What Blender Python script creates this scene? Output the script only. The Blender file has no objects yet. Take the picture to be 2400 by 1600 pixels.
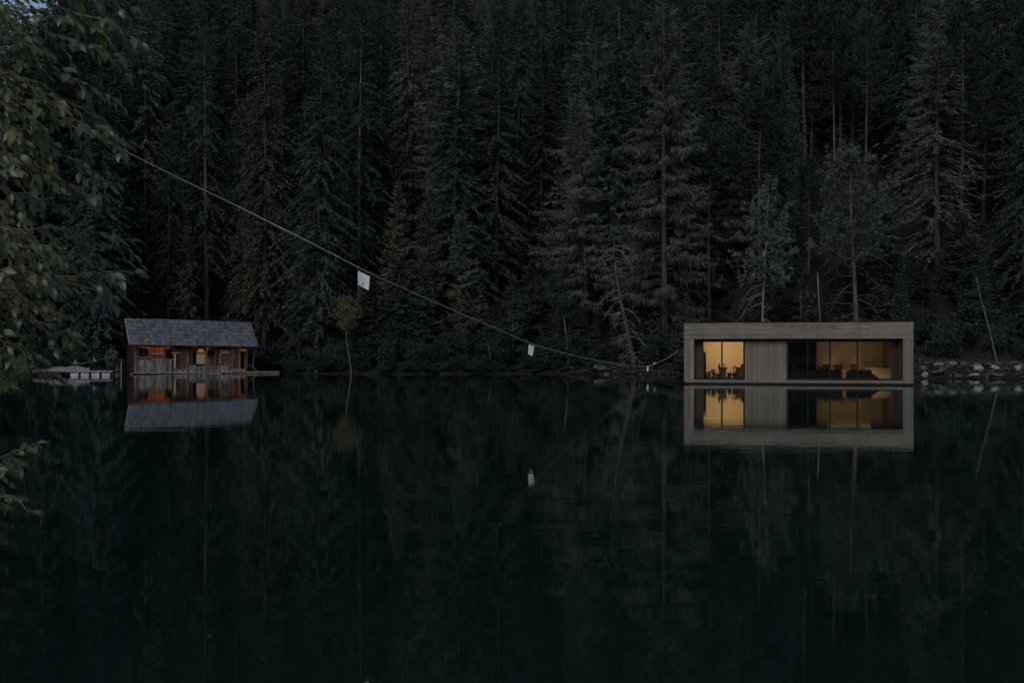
import bpy, math, random
import numpy as np
from mathutils import Vector, Matrix
R = math.radians
scene = bpy.context.scene
COL = scene.collection

# ------------------------------------------------------------------ camera, sky, sun, exposure
EYE = 1.95                      # eye height above the lake
F = 35.0 / 36.0 * 2400.0        # focal length in photo pixels
HZ = 820.0                      # photo row of the horizon
cam_d = bpy.data.cameras.new("camera"); cam = bpy.data.objects.new("camera", cam_d); COL.objects.link(cam)
cam.location = (0, 0, EYE); cam.rotation_euler = (R(90), 0, 0)
cam_d.lens = 35.0; cam_d.sensor_width = 36.0; cam_d.shift_y = (HZ - 800.0) / 2400.0
cam_d.clip_start = 0.1; cam_d.clip_end = 2000.0
cam_d.dof.use_dof = True; cam_d.dof.focus_distance = 60.0; cam_d.dof.aperture_fstop = 5.6
scene.camera = cam

SUN_EL, SUN_AZ = R(14), R(200)   # low sun behind the photographer, veiled
world = bpy.data.worlds.new("World"); scene.world = world; world.use_nodes = True
wn = world.node_tree.nodes; wl = world.node_tree.links
bg = wn["Background"]; sky = wn.new("ShaderNodeTexSky")
sky.sky_type = 'NISHITA'; sky.sun_disc = False
sky.sun_elevation = SUN_EL; sky.sun_rotation = SUN_AZ
sky.air_density = 1.0; sky.dust_density = 1.0; sky.ozone_density = 3.0
veil = wn.new("ShaderNodeHueSaturation"); veil.inputs["Saturation"].default_value = 0.8   # thin cloud veil greys the blue
wl.new(sky.outputs[0], veil.inputs["Color"]); wl.new(veil.outputs[0], bg.inputs[0]); bg.inputs[1].default_value = 0.11
sun_d = bpy.data.lights.new("sun", 'SUN'); sun = bpy.data.objects.new("sun", sun_d); COL.objects.link(sun)
sun_d.energy = 0.95; sun_d.angle = R(30); sun_d.color = (0.96, 0.97, 1.0)
sd = Vector((math.sin(SUN_AZ) * math.cos(SUN_EL), math.cos(SUN_AZ) * math.cos(SUN_EL), math.sin(SUN_EL)))
sd = Vector((sd.x, sd.y, 0.85)).normalized()      # thick cloud spreads the glow high up
sun.rotation_euler = sd.to_track_quat('Z', 'Y').to_euler()
vs = scene.view_settings
vs.view_transform = 'Standard'; vs.look = 'None'; vs.exposure = 0.0; vs.gamma = 1.0; vs.use_curve_mapping = False
cy = scene.cycles
cy.use_denoising = True
cy.max_bounces = 7; cy.diffuse_bounces = 2; cy.glossy_bounces = 3; cy.transmission_bounces = 4; cy.transparent_max_bounces = 8
cy.sample_clamp_indirect = 4.0; cy.caustics_reflective = False; cy.caustics_refractive = False

def px_at(px, py, d):           # a point that far away along a line of sight
    return Vector(((px - 1200) * d / F, d, EYE + (HZ - py) * d / F))
def X(px, d): return (px - 1200) * d / F
def Z(py, d): return EYE + (HZ - py) * d / F

# ------------------------------------------------------------------ helpers
def tag(o, label=None, cat=None, group=None, kind=None):
    if label: o["label"] = label
    if cat: o["category"] = cat
    if group: o["group"] = group
    if kind: o["kind"] = kind
    return o
def empty(name, loc=(0, 0, 0), rot=(0, 0, 0), parent=None):
    o = bpy.data.objects.new(name, None); COL.objects.link(o)
    o.location = loc; o.rotation_euler = rot; o.parent = parent; o.empty_display_size = 0.2
    return o
def mobj(name, me, parent=None, loc=(0, 0, 0), rot=(0, 0, 0)):
    o = bpy.data.objects.new(name, me); COL.objects.link(o); o.parent = parent
    o.location = loc; o.rotation_euler = rot
    return o
class MB:
    """collects shapes for one mesh"""
    def __init__(s): s.v = []; s.f = []; s.m = []; s.n = 0
    def add(s, v, f, mi=0):
        v = np.asarray(v, float).reshape(-1, 3); s.v.append(v)
        for q in f: s.f.append(tuple(int(i) + s.n for i in q)); s.m.append(mi)
        s.n += len(v); return s
    def box(s, x0, x1, y0, y1, z0, z1, mi=0):
        v = [(x0,y0,z0),(x1,y0,z0),(x1,y1,z0),(x0,y1,z0),(x0,y0,z1),(x1,y0,z1),(x1,y1,z1),(x0,y1,z1)]
        return s.add(v, [(0,3,2,1),(4,5,6,7),(0,1,5,4),(1,2,6,5),(2,3,7,6),(3,0,4,7)], mi)
    def tube(s, pts, rad, n=6, mi=0, cap=True):
        v, f = tube(pts, rad, n, cap); return s.add(v, f, mi)
    def lathe(s, prof, n=12, c=(0, 0, 0), mi=0):
        v = []; f = []
        for r, z in prof:
            for k in range(n):
                a = 2*math.pi*k/n; v.append((c[0]+r*math.cos(a), c[1]+r*math.sin(a), c[2]+z))
        for i in range(len(prof)-1):
            for k in range(n):
                f.append((i*n+k, i*n+(k+1)%n, (i+1)*n+(k+1)%n, (i+1)*n+k))
        f.append(tuple(range(n))[::-1]); f.append(tuple((len(prof)-1)*n+k for k in range(n)))
        return s.add(v, f, mi)
    def quads(s, V, mi=0):      # V: (n,4,3)
        n = len(V); s.v.append(V.reshape(-1, 3))
        b = s.n + np.arange(n)*4
        s.f += list(map(tuple, np.stack([b, b+1, b+2, b+3], 1).tolist())); s.m += [mi]*n
        s.n += n*4; return s
    def mesh(s, name, mats, smooth=False, bevel=0):
        me = bpy.data.meshes.new(name)
        me.from_pydata(np.concatenate(s.v).tolist(), [], s.f)
        mats = mats if isinstance(mats, (list, tuple)) else [mats]
        for m in mats: me.materials.append(m)
        if len(mats) > 1: me.polygons.foreach_set("material_index", np.array(s.m, dtype=np.int32))
        if smooth: me.polygons.foreach_set("use_smooth", np.ones(len(s.f), dtype=bool))
        me.update(); return me
    def build(s, name, mats, parent=None, smooth=False, loc=(0,0,0), rot=(0,0,0)):
        return mobj(name, s.mesh(name, mats, smooth), parent, loc, rot)
def tube(pts, rad, n=6, cap=True):
    P = np.asarray(pts, float); k = len(P)
    rad = np.full(k, rad) if np.isscalar(rad) else np.asarray(rad, float)
    T = np.gradient(P, axis=0); T /= np.linalg.norm(T, axis=1)[:, None] + 1e-9
    ref = np.where(np.abs(T[:, 2:3]) > 0.9, np.array([[1.0, 0, 0]]), np.array([[0, 0, 1.0]]))
    A = np.cross(T, ref); A /= np.linalg.norm(A, axis=1)[:, None] + 1e-9
    B = np.cross(T, A)
    a = np.arange(n) * 2*math.pi/n
    V = P[:, None] + rad[:, None, None]*(np.cos(a)[None, :, None]*A[:, None] + np.sin(a)[None, :, None]*B[:, None])
    f = []
    for i in range(k-1):
        for j in range(n): f.append((i*n+j, i*n+(j+1) % n, (i+1)*n+(j+1) % n, (i+1)*n+j))
    if cap: f.append(tuple(range(n))[::-1]); f.append(tuple((k-1)*n+j for j in range(n)))
    return V.reshape(-1, 3), f
def box_obj(name, mat, parent, x0, x1, y0, y1, z0, z1, loc=(0,0,0), rot=(0,0,0)):
    return MB().box(x0, x1, y0, y1, z0, z1).build(name, mat, parent, loc=loc, rot=rot)
def copy_tree(o, parent=None):
    c = o.copy(); COL.objects.link(c); c.parent = parent
    for ch in o.children: copy_tree(ch, c)
    return c

# ------------------------------------------------------------------ materials
def new_mat(name):
    m = bpy.data.materials.new(name); m.use_nodes = True
    nt = m.node_tree; nt.nodes.clear()
    out = nt.nodes.new("ShaderNodeOutputMaterial")
    return m, nt, out
def ramp(nt, stops):
    r = nt.nodes.new("ShaderNodeValToRGB"); e = r.color_ramp.elements
    while len(e) < len(stops): e.new(0.5)
    for el, (p, c) in zip(e, stops): el.position = p; el.color = (*c, 1)
    return r
def surf(name, c1, c2, scale=(3, 3, 3), rough=0.8, rnd=0.35, detail=6, bump=0.0, c3=None, metal=0.0, spec=0.3, stain=0.0):
    """noise-mottled solid: two colours, per-object brightness, optional relief"""
    m, nt, out = new_mat(name); L = nt.links.new
    tc = nt.nodes.new("ShaderNodeTexCoord"); mp = nt.nodes.new("ShaderNodeMapping"); mp.inputs["Scale"].default_value = scale
    oi = nt.nodes.new("ShaderNodeObjectInfo")
    L(tc.outputs["Object"], mp.inputs[0])
    ad = nt.nodes.new("ShaderNodeVectorMath"); ad.operation = 'ADD'
    sc = nt.nodes.new("ShaderNodeMath"); sc.operation = 'MULTIPLY'; sc.inputs[1].default_value = 37.0
    L(oi.outputs["Random"], sc.inputs[0]); L(mp.outputs[0], ad.inputs[0]); L(sc.outputs[0], ad.inputs[1])
    nz = nt.nodes.new("ShaderNodeTexNoise"); nz.inputs["Scale"].default_value = 1.0; nz.inputs["Detail"].default_value = detail
    nz.inputs["Roughness"].default_value = 0.62
    L(ad.outputs[0], nz.inputs["Vector"])
    st = [(0.3, c1), (0.7, c2)] if c3 is None else [(0.28, c1), (0.52, c2), (0.74, c3)]
    rp = ramp(nt, st); L(nz.outputs[0], rp.inputs[0])
    hsv = nt.nodes.new("ShaderNodeHueSaturation")
    mr = nt.nodes.new("ShaderNodeMapRange"); mr.inputs[3].default_value = 1-rnd; mr.inputs[4].default_value = 1+rnd
    L(oi.outputs["Random"], mr.inputs[0]); L(mr.outputs[0], hsv.inputs["Value"]); L(rp.outputs[0], hsv.inputs["Color"])
    b = nt.nodes.new("ShaderNodeBsdfPrincipled"); b.inputs["Roughness"].default_value = rough
    b.inputs["Metallic"].default_value = metal; b.inputs["Specular IOR Level"].default_value = spec
    if stain:                   # rain streaks and blotches of weathering, running down the boards
        m2 = nt.nodes.new("ShaderNodeMapping"); m2.inputs["Scale"].default_value = (2.6, 2.6, 0.5); L(tc.outputs["Object"], m2.inputs[0])
        n2 = nt.nodes.new("ShaderNodeTexNoise"); n2.inputs["Scale"].default_value = 1.0; n2.inputs["Detail"].default_value = 5; n2.inputs["Roughness"].default_value = 0.7; L(m2.outputs[0], n2.inputs["Vector"])
        r2 = ramp(nt, [(0.36, (1-stain, 1-stain*.95, 1-stain*.85)), (0.62, (1.08, 1.07, 1.05))]); L(n2.outputs[0], r2.inputs[0])
        mm = nt.nodes.new("ShaderNodeMix"); mm.data_type = 'RGBA'; mm.blend_type = 'MULTIPLY'; mm.inputs[0].default_value = 1.0
        L(hsv.outputs[0], mm.inputs[6]); L(r2.outputs[0], mm.inputs[7]); L(mm.outputs[2], b.inputs["Base Color"])
    else: L(hsv.outputs[0], b.inputs["Base Color"])
    if bump:
        bp = nt.nodes.new("ShaderNodeBump"); bp.inputs["Strength"].default_value = bump; bp.inputs["Distance"].default_value = 0.02
        L(nz.outputs[0], bp.inputs["Height"]); L(bp.outputs[0], b.inputs["Normal"])
    L(b.outputs[0], out.inputs[0]); return m
def foliage(name, c1, c2, c3, trans=0.25, rough=0.7, spec=0.2, hue=0.03, scale=0.7, vr=(0.6, 1.35)):
    m, nt, out = new_mat(name); L = nt.links.new
    tc = nt.nodes.new("ShaderNodeTexCoord"); oi = nt.nodes.new("ShaderNodeObjectInfo")
    n1 = nt.nodes.new("ShaderNodeTexNoise"); n1.inputs["Scale"].default_value = scale; n1.inputs["Detail"].default_value = 4
    L(tc.outputs["Object"], n1.inputs["Vector"])
    rp = ramp(nt, [(0.32, c1), (0.5, c2), (0.7, c3)]); L(n1.outputs[0], rp.inputs[0])
    hsv = nt.nodes.new("ShaderNodeHueSaturation")
    mr = nt.nodes.new("ShaderNodeMapRange"); mr.inputs[3].default_value = 0.5-hue; mr.inputs[4].default_value = 0.5+hue
    L(oi.outputs["Random"], mr.inputs[0]); L(mr.outputs[0], hsv.inputs["Hue"])
    m2 = nt.nodes.new("ShaderNodeMath"); m2.operation = 'MULTIPLY'; m2.inputs[1].default_value = 7.31
    fr = nt.nodes.new("ShaderNodeMath"); fr.operation = 'FRACT'; L(oi.outputs["Random"], m2.inputs[0]); L(m2.outputs[0], fr.inputs[0])
    m3 = nt.nodes.new("ShaderNodeMapRange"); m3.inputs[3].default_value = vr[0]; m3.inputs[4].default_value = vr[1]
    L(fr.outputs[0], m3.inputs[0]); L(m3.outputs[0], hsv.inputs["Value"]); L(rp.outputs[0], hsv.inputs["Color"])
    b = nt.nodes.new("ShaderNodeBsdfPrincipled"); b.inputs["Roughness"].default_value = rough; b.inputs["Specular IOR Level"].default_value = spec
    t = nt.nodes.new("ShaderNodeBsdfTranslucent"); mx = nt.nodes.new("ShaderNodeMixShader"); mx.inputs[0].default_value = trans
    L(hsv.outputs[0], b.inputs["Base Color"]); L(hsv.outputs[0], t.inputs[0])
    L(b.outputs[0], mx.inputs[1]); L(t.outputs[0], mx.inputs[2]); L(mx.outputs[0], out.inputs[0]); return m
def emit(name, col, st):
    m, nt, out = new_mat(name); e = nt.nodes.new("ShaderNodeEmission"); e.inputs[0].default_value = (*col, 1); e.inputs[1].default_value = st
    nt.links.new(e.outputs[0], out.inputs[0]); return m
def glass_mat(name, tint=(0.9, 0.93, 0.92)):
    m, nt, out = new_mat(name); L = nt.links.new
    fr = nt.nodes.new("ShaderNodeFresnel"); fr.inputs[0].default_value = 1.5
    g = nt.nodes.new("ShaderNodeBsdfGlossy"); g.inputs["Roughness"].default_value = 0.0
    t = nt.nodes.new("ShaderNodeBsdfTransparent"); t.inputs[0].default_value = (*tint, 1)
    mx = nt.nodes.new("ShaderNodeMixShader"); L(fr.outputs[0], mx.inputs[0]); L(t.outputs[0], mx.inputs[1]); L(g.outputs[0], mx.inputs[2])
    L(mx.outputs[0], out.inputs[0]); return m
def water_mat():
    m, nt, out = new_mat("lake_water"); L = nt.links.new
    tc = nt.nodes.new("ShaderNodeTexCoord")
    def noise(scale, det):
        mp = nt.nodes.new("ShaderNodeMapping"); mp.inputs["Scale"].default_value = scale; L(tc.outputs["Object"], mp.inputs[0])
        n = nt.nodes.new("ShaderNodeTexNoise"); n.inputs["Scale"].default_value = 1.0; n.inputs["Detail"].default_value = det
        L(mp.outputs[0], n.inputs["Vector"]); return n
    n1 = noise((0.9, 2.2, 1), 3); n2 = noise((0.16, 0.35, 1), 2); n3 = noise((0.035, 0.06, 1), 2)
    # calm and faintly ruffled patches
    mr = nt.nodes.new("ShaderNodeMapRange"); mr.inputs[1].default_value = 0.4; mr.inputs[2].default_value = 0.65; mr.inputs[3].default_value = 0.25; mr.inputs[4].default_value = 1.0
    L(n3.outputs[0], mr.inputs[0])
    mu = nt.nodes.new("ShaderNodeMath"); mu.operation = 'MULTIPLY'; L(n1.outputs[0], mu.inputs[0]); L(mr.outputs[0], mu.inputs[1])
    b1 = nt.nodes.new("ShaderNodeBump"); b1.inputs["Strength"].default_value = 1.0; b1.inputs["Distance"].default_value = 0.0036
    L(mu.outputs[0], b1.inputs["Height"])
    b2 = nt.nodes.new("ShaderNodeBump"); b2.inputs["Strength"].default_value = 1.0; b2.inputs["Distance"].default_value = 0.004
    L(n2.outputs[0], b2.inputs["Height"]); L(b1.outputs[0], b2.inputs["Normal"])
    fr = nt.nodes.new("ShaderNodeFresnel"); fr.inputs[0].default_value = 1.85; L(b2.outputs[0], fr.inputs[1])
    g = nt.nodes.new("ShaderNodeBsdfGlossy"); g.inputs["Roughness"].default_value = 0.028; g.inputs[0].default_value = (0.93, 0.97, 0.97, 1)
    L(b2.outputs[0], g.inputs["Normal"])
    d = nt.nodes.new("ShaderNodeBsdfDiffuse"); d.inputs[0].default_value = (0.0052, 0.0150, 0.0115, 1)
    mx = nt.nodes.new("ShaderNodeMixShader"); L(fr.outputs[0], mx.inputs[0]); L(d.outputs[0], mx.inputs[1]); L(g.outputs[0], mx.inputs[2])
    L(mx.outputs[0], out.inputs[0]); return m

M = {}
M['water'] = water_mat()
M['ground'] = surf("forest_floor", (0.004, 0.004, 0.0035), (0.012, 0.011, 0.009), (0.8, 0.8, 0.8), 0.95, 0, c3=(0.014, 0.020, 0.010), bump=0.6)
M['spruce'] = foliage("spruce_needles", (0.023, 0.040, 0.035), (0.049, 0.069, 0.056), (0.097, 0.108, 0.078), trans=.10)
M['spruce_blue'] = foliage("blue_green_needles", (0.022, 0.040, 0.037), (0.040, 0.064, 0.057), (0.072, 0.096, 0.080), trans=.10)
M['spruce_olive'] = foliage("olive_needles", (0.050, 0.066, 0.044), (0.090, 0.105, 0.064), (0.145, 0.148, 0.090), hue=0.015, trans=.12)  # the lighter olive is the needles' own colour
M['larch'] = foliage("larch_needles", (0.058, 0.071, 0.062), (0.106, 0.119, 0.100), (0.165, 0.175, 0.146), hue=0.012, trans=.15, vr=(.85, 1.2))
M['pine'] = foliage("pine_needles", (0.054, 0.076, 0.062), (0.112, 0.140, 0.112), (0.178, 0.192, 0.148), hue=0.012, trans=.10, vr=(.9, 1.2))
M['broad'] = foliage("broad_leaves", (0.014, 0.026, 0.023), (0.025, 0.041, 0.034), (0.044, 0.060, 0.046), hue=0.02, spec=0.4, trans=.12)
M['autumn'] = foliage("turning_leaves", (0.090, 0.080, 0.040), (0.140, 0.118, 0.060), (0.190, 0.150, 0.085), hue=0.01)
M['bark'] = surf("grey_bark", (0.032, 0.029, 0.027), (0.098, 0.089, 0.083), (6, 6, 1.2), 0.95, 0.4, bump=0.5)
M['bark_dark'] = surf("dark_bark", (0.04, 0.034, 0.028), (0.095, 0.08, 0.066), (6, 6, 1.2), 0.95, 0.3, bump=0.5)
M['bark_red'] = surf("pine_bark", (0.085, 0.064, 0.056), (0.19, 0.135, 0.112), (5, 5, 1.5), 0.95, 0.1, bump=0.5)
M['bark_pale'] = surf("pale_dead_wood", (0.11, 0.10, 0.098), (0.27, 0.245, 0.235), (5, 5, 1.0), 0.95, 0.2, bump=0.4)
M['stone'] = surf("pale_stone", (0.10, 0.097, 0.097), (0.30, 0.288, 0.288), (2.6, 2.6, 3.6), 0.9, 0.25, bump=0.8, c3=(0.36, 0.345, 0.345))
M['stone_dark'] = surf("mossy_stone", (0.025, 0.025, 0.024), (0.095, 0.090, 0.088), (3, 3, 4), 0.95, 0.5, bump=0.7, c3=(0.05, 0.055, 0.035))
M['larchwood'] = surf("weathered_larch_board", (0.180, 0.147, 0.116), (0.295, 0.246, 0.198), (0.9, 12, 12), 0.75, 0.20, bump=0.15, stain=.14)
M['larchwood_v'] = surf("weathered_larch_slat", (0.176, 0.143, 0.113), (0.282, 0.236, 0.190), (12, 12, 0.9), 0.75, 0.18, bump=0.15, stain=.14)
M['black_metal'] = surf("black_anodised_frame", (0.008, 0.008, 0.010), (0.014, 0.014, 0.016), (3, 3, 3), 0.45, 0.05)
M['plaster'] = surf("cream_plaster", (0.66, 0.60, 0.50), (0.72, 0.66, 0.56), (1, 1, 1), 0.9, 0.0)
M['inner_floor'] = surf("oak_floor", (0.20, 0.13, 0.08), (0.30, 0.20, 0.12), (10, 1, 1), 0.5, 0.0)
M['curtain'] = surf("brown_curtain_cloth", (0.26, 0.16, 0.11), (0.36, 0.24, 0.16), (20, 20, 0.8), 0.95, 0.1)
M['curtain_grey'] = surf("grey_curtain_cloth", (0.09, 0.085, 0.085), (0.14, 0.13, 0.125), (20, 20, 0.8), 0.95, 0.1)
M['dark_cloth'] = surf("charcoal_upholstery", (0.015, 0.014, 0.014), (0.03, 0.028, 0.027), (8, 8, 8), 0.95, 0.2)
M['dark_wood'] = surf("dark_stained_wood", (0.03, 0.018, 0.012), (0.07, 0.045, 0.03), (1.5, 12, 12), 0.6, 0.2)
M['mid_wood'] = surf("warm_wood", (0.16, 0.09, 0.055), (0.26, 0.16, 0.10), (12, 12, 1.5), 0.6, 0.2)
M['cream_cloth'] = surf("cream_upholstery", (0.55, 0.45, 0.30), (0.66, 0.55, 0.38), (6, 6, 6), 0.95, 0.05)
M['ceramic'] = surf("brown_ceramic", (0.05, 0.035, 0.025), (0.10, 0.07, 0.05), (4, 4, 4), 0.5, 0.3)
M['plant'] = foliage("pot_plant_leaves", (0.02, 0.03, 0.012), (0.035, 0.05, 0.02), (0.05, 0.06, 0.025))
M['glass'] = glass_mat("window_glass")
M['bathglass'] = glass_mat("drinking_glass", (0.8, 0.75, 0.65))
M['lamp'] = emit("warm_lamp_diffuser", (1.0, 0.60, 0.24), 1.5)
M['bulb'] = emit("warm_bulb", (1.0, 0.48, 0.16), 1.2)
M['shingle'] = surf("grey_wood_shingle", (0.068, 0.067, 0.079), (0.160, 0.157, 0.180), (8, 3, 8), 0.95, 0.30, bump=0.6)
M['hutplank'] = surf("red_brown_plank", (0.030, 0.016, 0.012), (0.17, 0.078, 0.048), (9, 9, 1.3), 0.9, 0.6, bump=0.6, c3=(0.30, 0.20, 0.155))
M['greyplank'] = surf("silvered_plank", (0.045, 0.038, 0.036), (0.20, 0.175, 0.175), (7, 7, 1.8), 0.95, 0.5, bump=0.6, c3=(0.30, 0.275, 0.28))
M['paleplank'] = surf("pale_plank", (0.36, 0.26, 0.17), (0.52, 0.40, 0.27), (9, 9, 1.2), 0.85, 0.12, bump=0.3)
M['hutdark'] = surf("tarred_board", (0.018, 0.012, 0.010), (0.045, 0.030, 0.025), (8, 8, 1.2), 0.95, 0.3)
M['log'] = surf("wet_log", (0.06, 0.048, 0.03), (0.16, 0.13, 0.08), (1.5, 8, 8), 0.8, 0.3, bump=0.5)
M['deck'] = surf("deck_board", (0.20, 0.18, 0.165), (0.38, 0.345, 0.32), (1.2, 10, 10), 0.9, 0.25, bump=0.4)
M['bluepanel'] = surf("pale_blue_panel", (0.26, 0.29, 0.36), (0.34, 0.37, 0.44), (3, 3, 3), 0.6, 0.0)
M['white'] = surf("white_sheet", (0.84, 0.84, 0.83), (0.90, 0.90, 0.89), (6, 6, 6), 0.7, 0.03)
M['ink'] = surf("faded_ink", (0.03, 0.03, 0.035), (0.06, 0.06, 0.065), (8, 8, 8), 0.8, 0)
M['ink_faint'] = surf("pale_ink", (0.50, 0.50, 0.52), (0.62, 0.62, 0.64), (40, 40, 40), 0.8, 0)
M['floatbody'] = surf("pale_pontoon_plastic", (0.45, 0.45, 0.50), (0.60, 0.60, 0.64), (3, 3, 3), 0.6, 0.1)
M['rope'] = surf("hemp_rope", (0.46, 0.43, 0.38), (0.66, 0.62, 0.55), (30, 30, 30), 0.9, 0)
M['turquoise'] = surf("turquoise_strap", (0.06, 0.17, 0.21), (0.10, 0.25, 0.29), (5, 5, 5), 0.6, 0)
M['tarp'] = surf("brown_tarpaulin", (0.12, 0.095, 0.09), (0.24, 0.20, 0.19), (2, 5, 5), 0.85, 0.1, bump=0.4)
M['metal'] = surf("galvanised_metal", (0.30, 0.30, 0.31), (0.42, 0.42, 0.43), (6, 6, 6), 0.5, 0.1, metal=0.6)
M['grass'] = foliage("bank_grass", (0.035, 0.05, 0.02), (0.07, 0.08, 0.035), (0.11, 0.10, 0.05))

# ------------------------------------------------------------------ lake and land
def sstep(a, b, x):
    t = np.clip((x-a)/(b-a), 0, 1); return t*t*(3-2*t)
def shore(x):
    x = np.asarray(x, float)
    return (80.5 - 11.5*sstep(15, 27, x) - 2.0*sstep(-31, -38, x) - 9.0*sstep(-60, -100, x)
            + 9.0*sstep(-33, -30.5, x)*sstep(-17.0, -20.0, x)
            + 0.9*np.sin(x*0.31+1.0) + 0.5*np.sin(x*0.83) + 0.25*np.sin(x*2.1))
def terrain(x, y):
    x = np.asarray(x, float); y = np.asarray(y, float)
    t = y - shore(x)
    bank = 0.55*sstep(-0.3, 1.6, t) + 0.16*np.clip(t, 0, 6) + 0.62*np.clip(t-4.5, 0, 200)
    ratio = x/np.maximum(y, 1)
    damp = 1 - 0.72*sstep(-0.36, -0.62, ratio)
    bump = 0.35*np.sin(x*0.45+y*0.2)*np.sin(y*0.37) + 0.6*np.sin(x*0.11+2)*np.sin(y*0.09)
    z = np.where(t > -0.3, bank*damp + bump*sstep(0.5, 8, t), -0.25*np.clip(-t-0.3, 0, 12))
    # near bank behind and to the left of the photographer
    nb = np.maximum(sstep(3.2, 1.2, y), sstep(-4.2, -5.6, x)*sstep(14, 10, y))
    near = -1.5 + 1.95*nb + 0.05*np.clip(-y, 0, 200) + 0.36*np.clip(-y-25, 0, 160)  # the long rise behind the camera is unseen, added to block low sky light
    return np.where(y < 30, near, z)
gx = np.concatenate([np.linspace(-420, -72, 30), np.linspace(-70, 70, 141), np.linspace(72, 420, 30)])
gy = np.concatenate([np.linspace(-400, -6, 24), np.linspace(-5, 16, 43), np.linspace(18, 64, 14), np.linspace(65, 100, 106), np.linspace(101, 300, 60)])
GX, GY = np.meshgrid(gx, gy)
GZ = terrain(GX, GY)
rg = np.random.default_rng(5)
GZ = GZ + np.where((GY > 60) & (GZ > 0.2), rg.normal(0, 0.07, GZ.shape), 0)
nx, ny = len(gx), len(gy)
idx = np.arange(nx*ny).reshape(ny, nx)
fq = np.stack([idx[:-1, :-1], idx[:-1, 1:], idx[1:, 1:], idx[1:, :-1]], -1).reshape(-1, 4)
me = bpy.data.meshes.new("ground"); me.from_pydata(np.stack([GX, GY, GZ], -1).reshape(-1, 3).tolist(), [], fq.tolist())
me.materials.append(M['ground']); me.polygons.foreach_set("use_smooth", np.ones(len(fq), dtype=bool))
tag(mobj("ground", me), kind="structure")
me = bpy.data.meshes.new("lake"); me.from_pydata([(-450, -60, 0), (450, -60, 0), (450, 110, 0), (-450, 110, 0)], [], [(0, 1, 2, 3)]); me.materials.append(M['water'])
tag(mobj("lake", me), kind="structure")

# ------------------------------------------------------------------ tree shapes
def kites(base, direc, length, width, rng):
    """thin leaf-spray quads: base (n,3), unit direction (n,3)"""
    n = len(base)
    r = rng.normal(size=(n, 3)); side = np.cross(direc, r); side /= np.linalg.norm(side, axis=1)[:, None] + 1e-9
    length = np.asarray(length).reshape(-1, 1); width = np.asarray(width).reshape(-1, 1)
    mid = base + direc*length*0.45
    return np.stack([base, mid + side*width*0.5, base + direc*length, mid - side*width*0.5], 1)
def unit(v): return v/(np.linalg.norm(v, axis=-1, keepdims=True) + 1e-9)
def trunk_mb(rng, H, r0, lean=0.0, bend=0.25, sides=7, top=0.012, n=12):
    t = np.linspace(0, 1, n)
    ph = rng.uniform(0, 6.28, 2)
    P = np.stack([bend*np.sin(t*3.0+ph[0])*t + lean*H*t, bend*np.sin(t*2.3+ph[1])*t, t*H], 1); P[:, 0] -= P[0, 0]; P[:, 1] -= P[0, 1]
    rad = r0*(1-t)**0.85 + top; rad[0] *= 1.35
    P[0, 2] = -0.8
    return P, rad
def at_h(P, z):
    return np.array([np.interp(z, P[:, 2], P[:, 0]), np.interp(z, P[:, 2], P[:, 1]), z])
def bough(p0, az, L, a, b, c, n=6):
    s = np.linspace(0, 1, n)
    return np.stack([p0[0]+math.cos(az)*L*s, p0[1]+math.sin(az)*L*s, p0[2]+L*(a*s+b*s*s+c*s**3)], 1)
def dead_limbs(mb, rng, P, z0, z1, step, Lmax, mi=0, r=0.028, droop=0.9, sub=3):
    z = z0
    while z < z1:
        for _ in range(rng.integers(1, 4)):
            az = rng.uniform(0, 6.28); L = Lmax*rng.uniform(0.35, 1.0)
            B = bough(at_h(P, z+rng.uniform(-.15, .15)), az, L, rng.uniform(-.1, .45), -droop*rng.uniform(.3, 1.0), rng.uniform(-.1, .35), 6)
            B[1:] += rng.normal(0, 0.035, (5, 3))
            mb.tube(B, np.linspace(r*(.6+.25*L), 0.009, 6), 4, mi, cap=False)
            for _ in range(sub):
                s = rng.uniform(0.35, 0.95); i = int(s*5); q = B[i]*(1-(s*5-i)) + B[min(i+1, 5)]*(s*5-i)
                d = unit(np.array([math.cos(az), math.sin(az), 0])*.5 + rng.normal(0, .5, 3) + np.array([0, 0, -.45]))
                l = L*rng.uniform(.15, .4)
                C = np.stack([q, q+d*l*.5+[0, 0, .03], q+d*l+[0, 0, -.12*l]])
                mb.tube(C, [r*.4, r*.3, .006], 3, mi, cap=False)
        z += step*rng.uniform(.7, 1.3)
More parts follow.
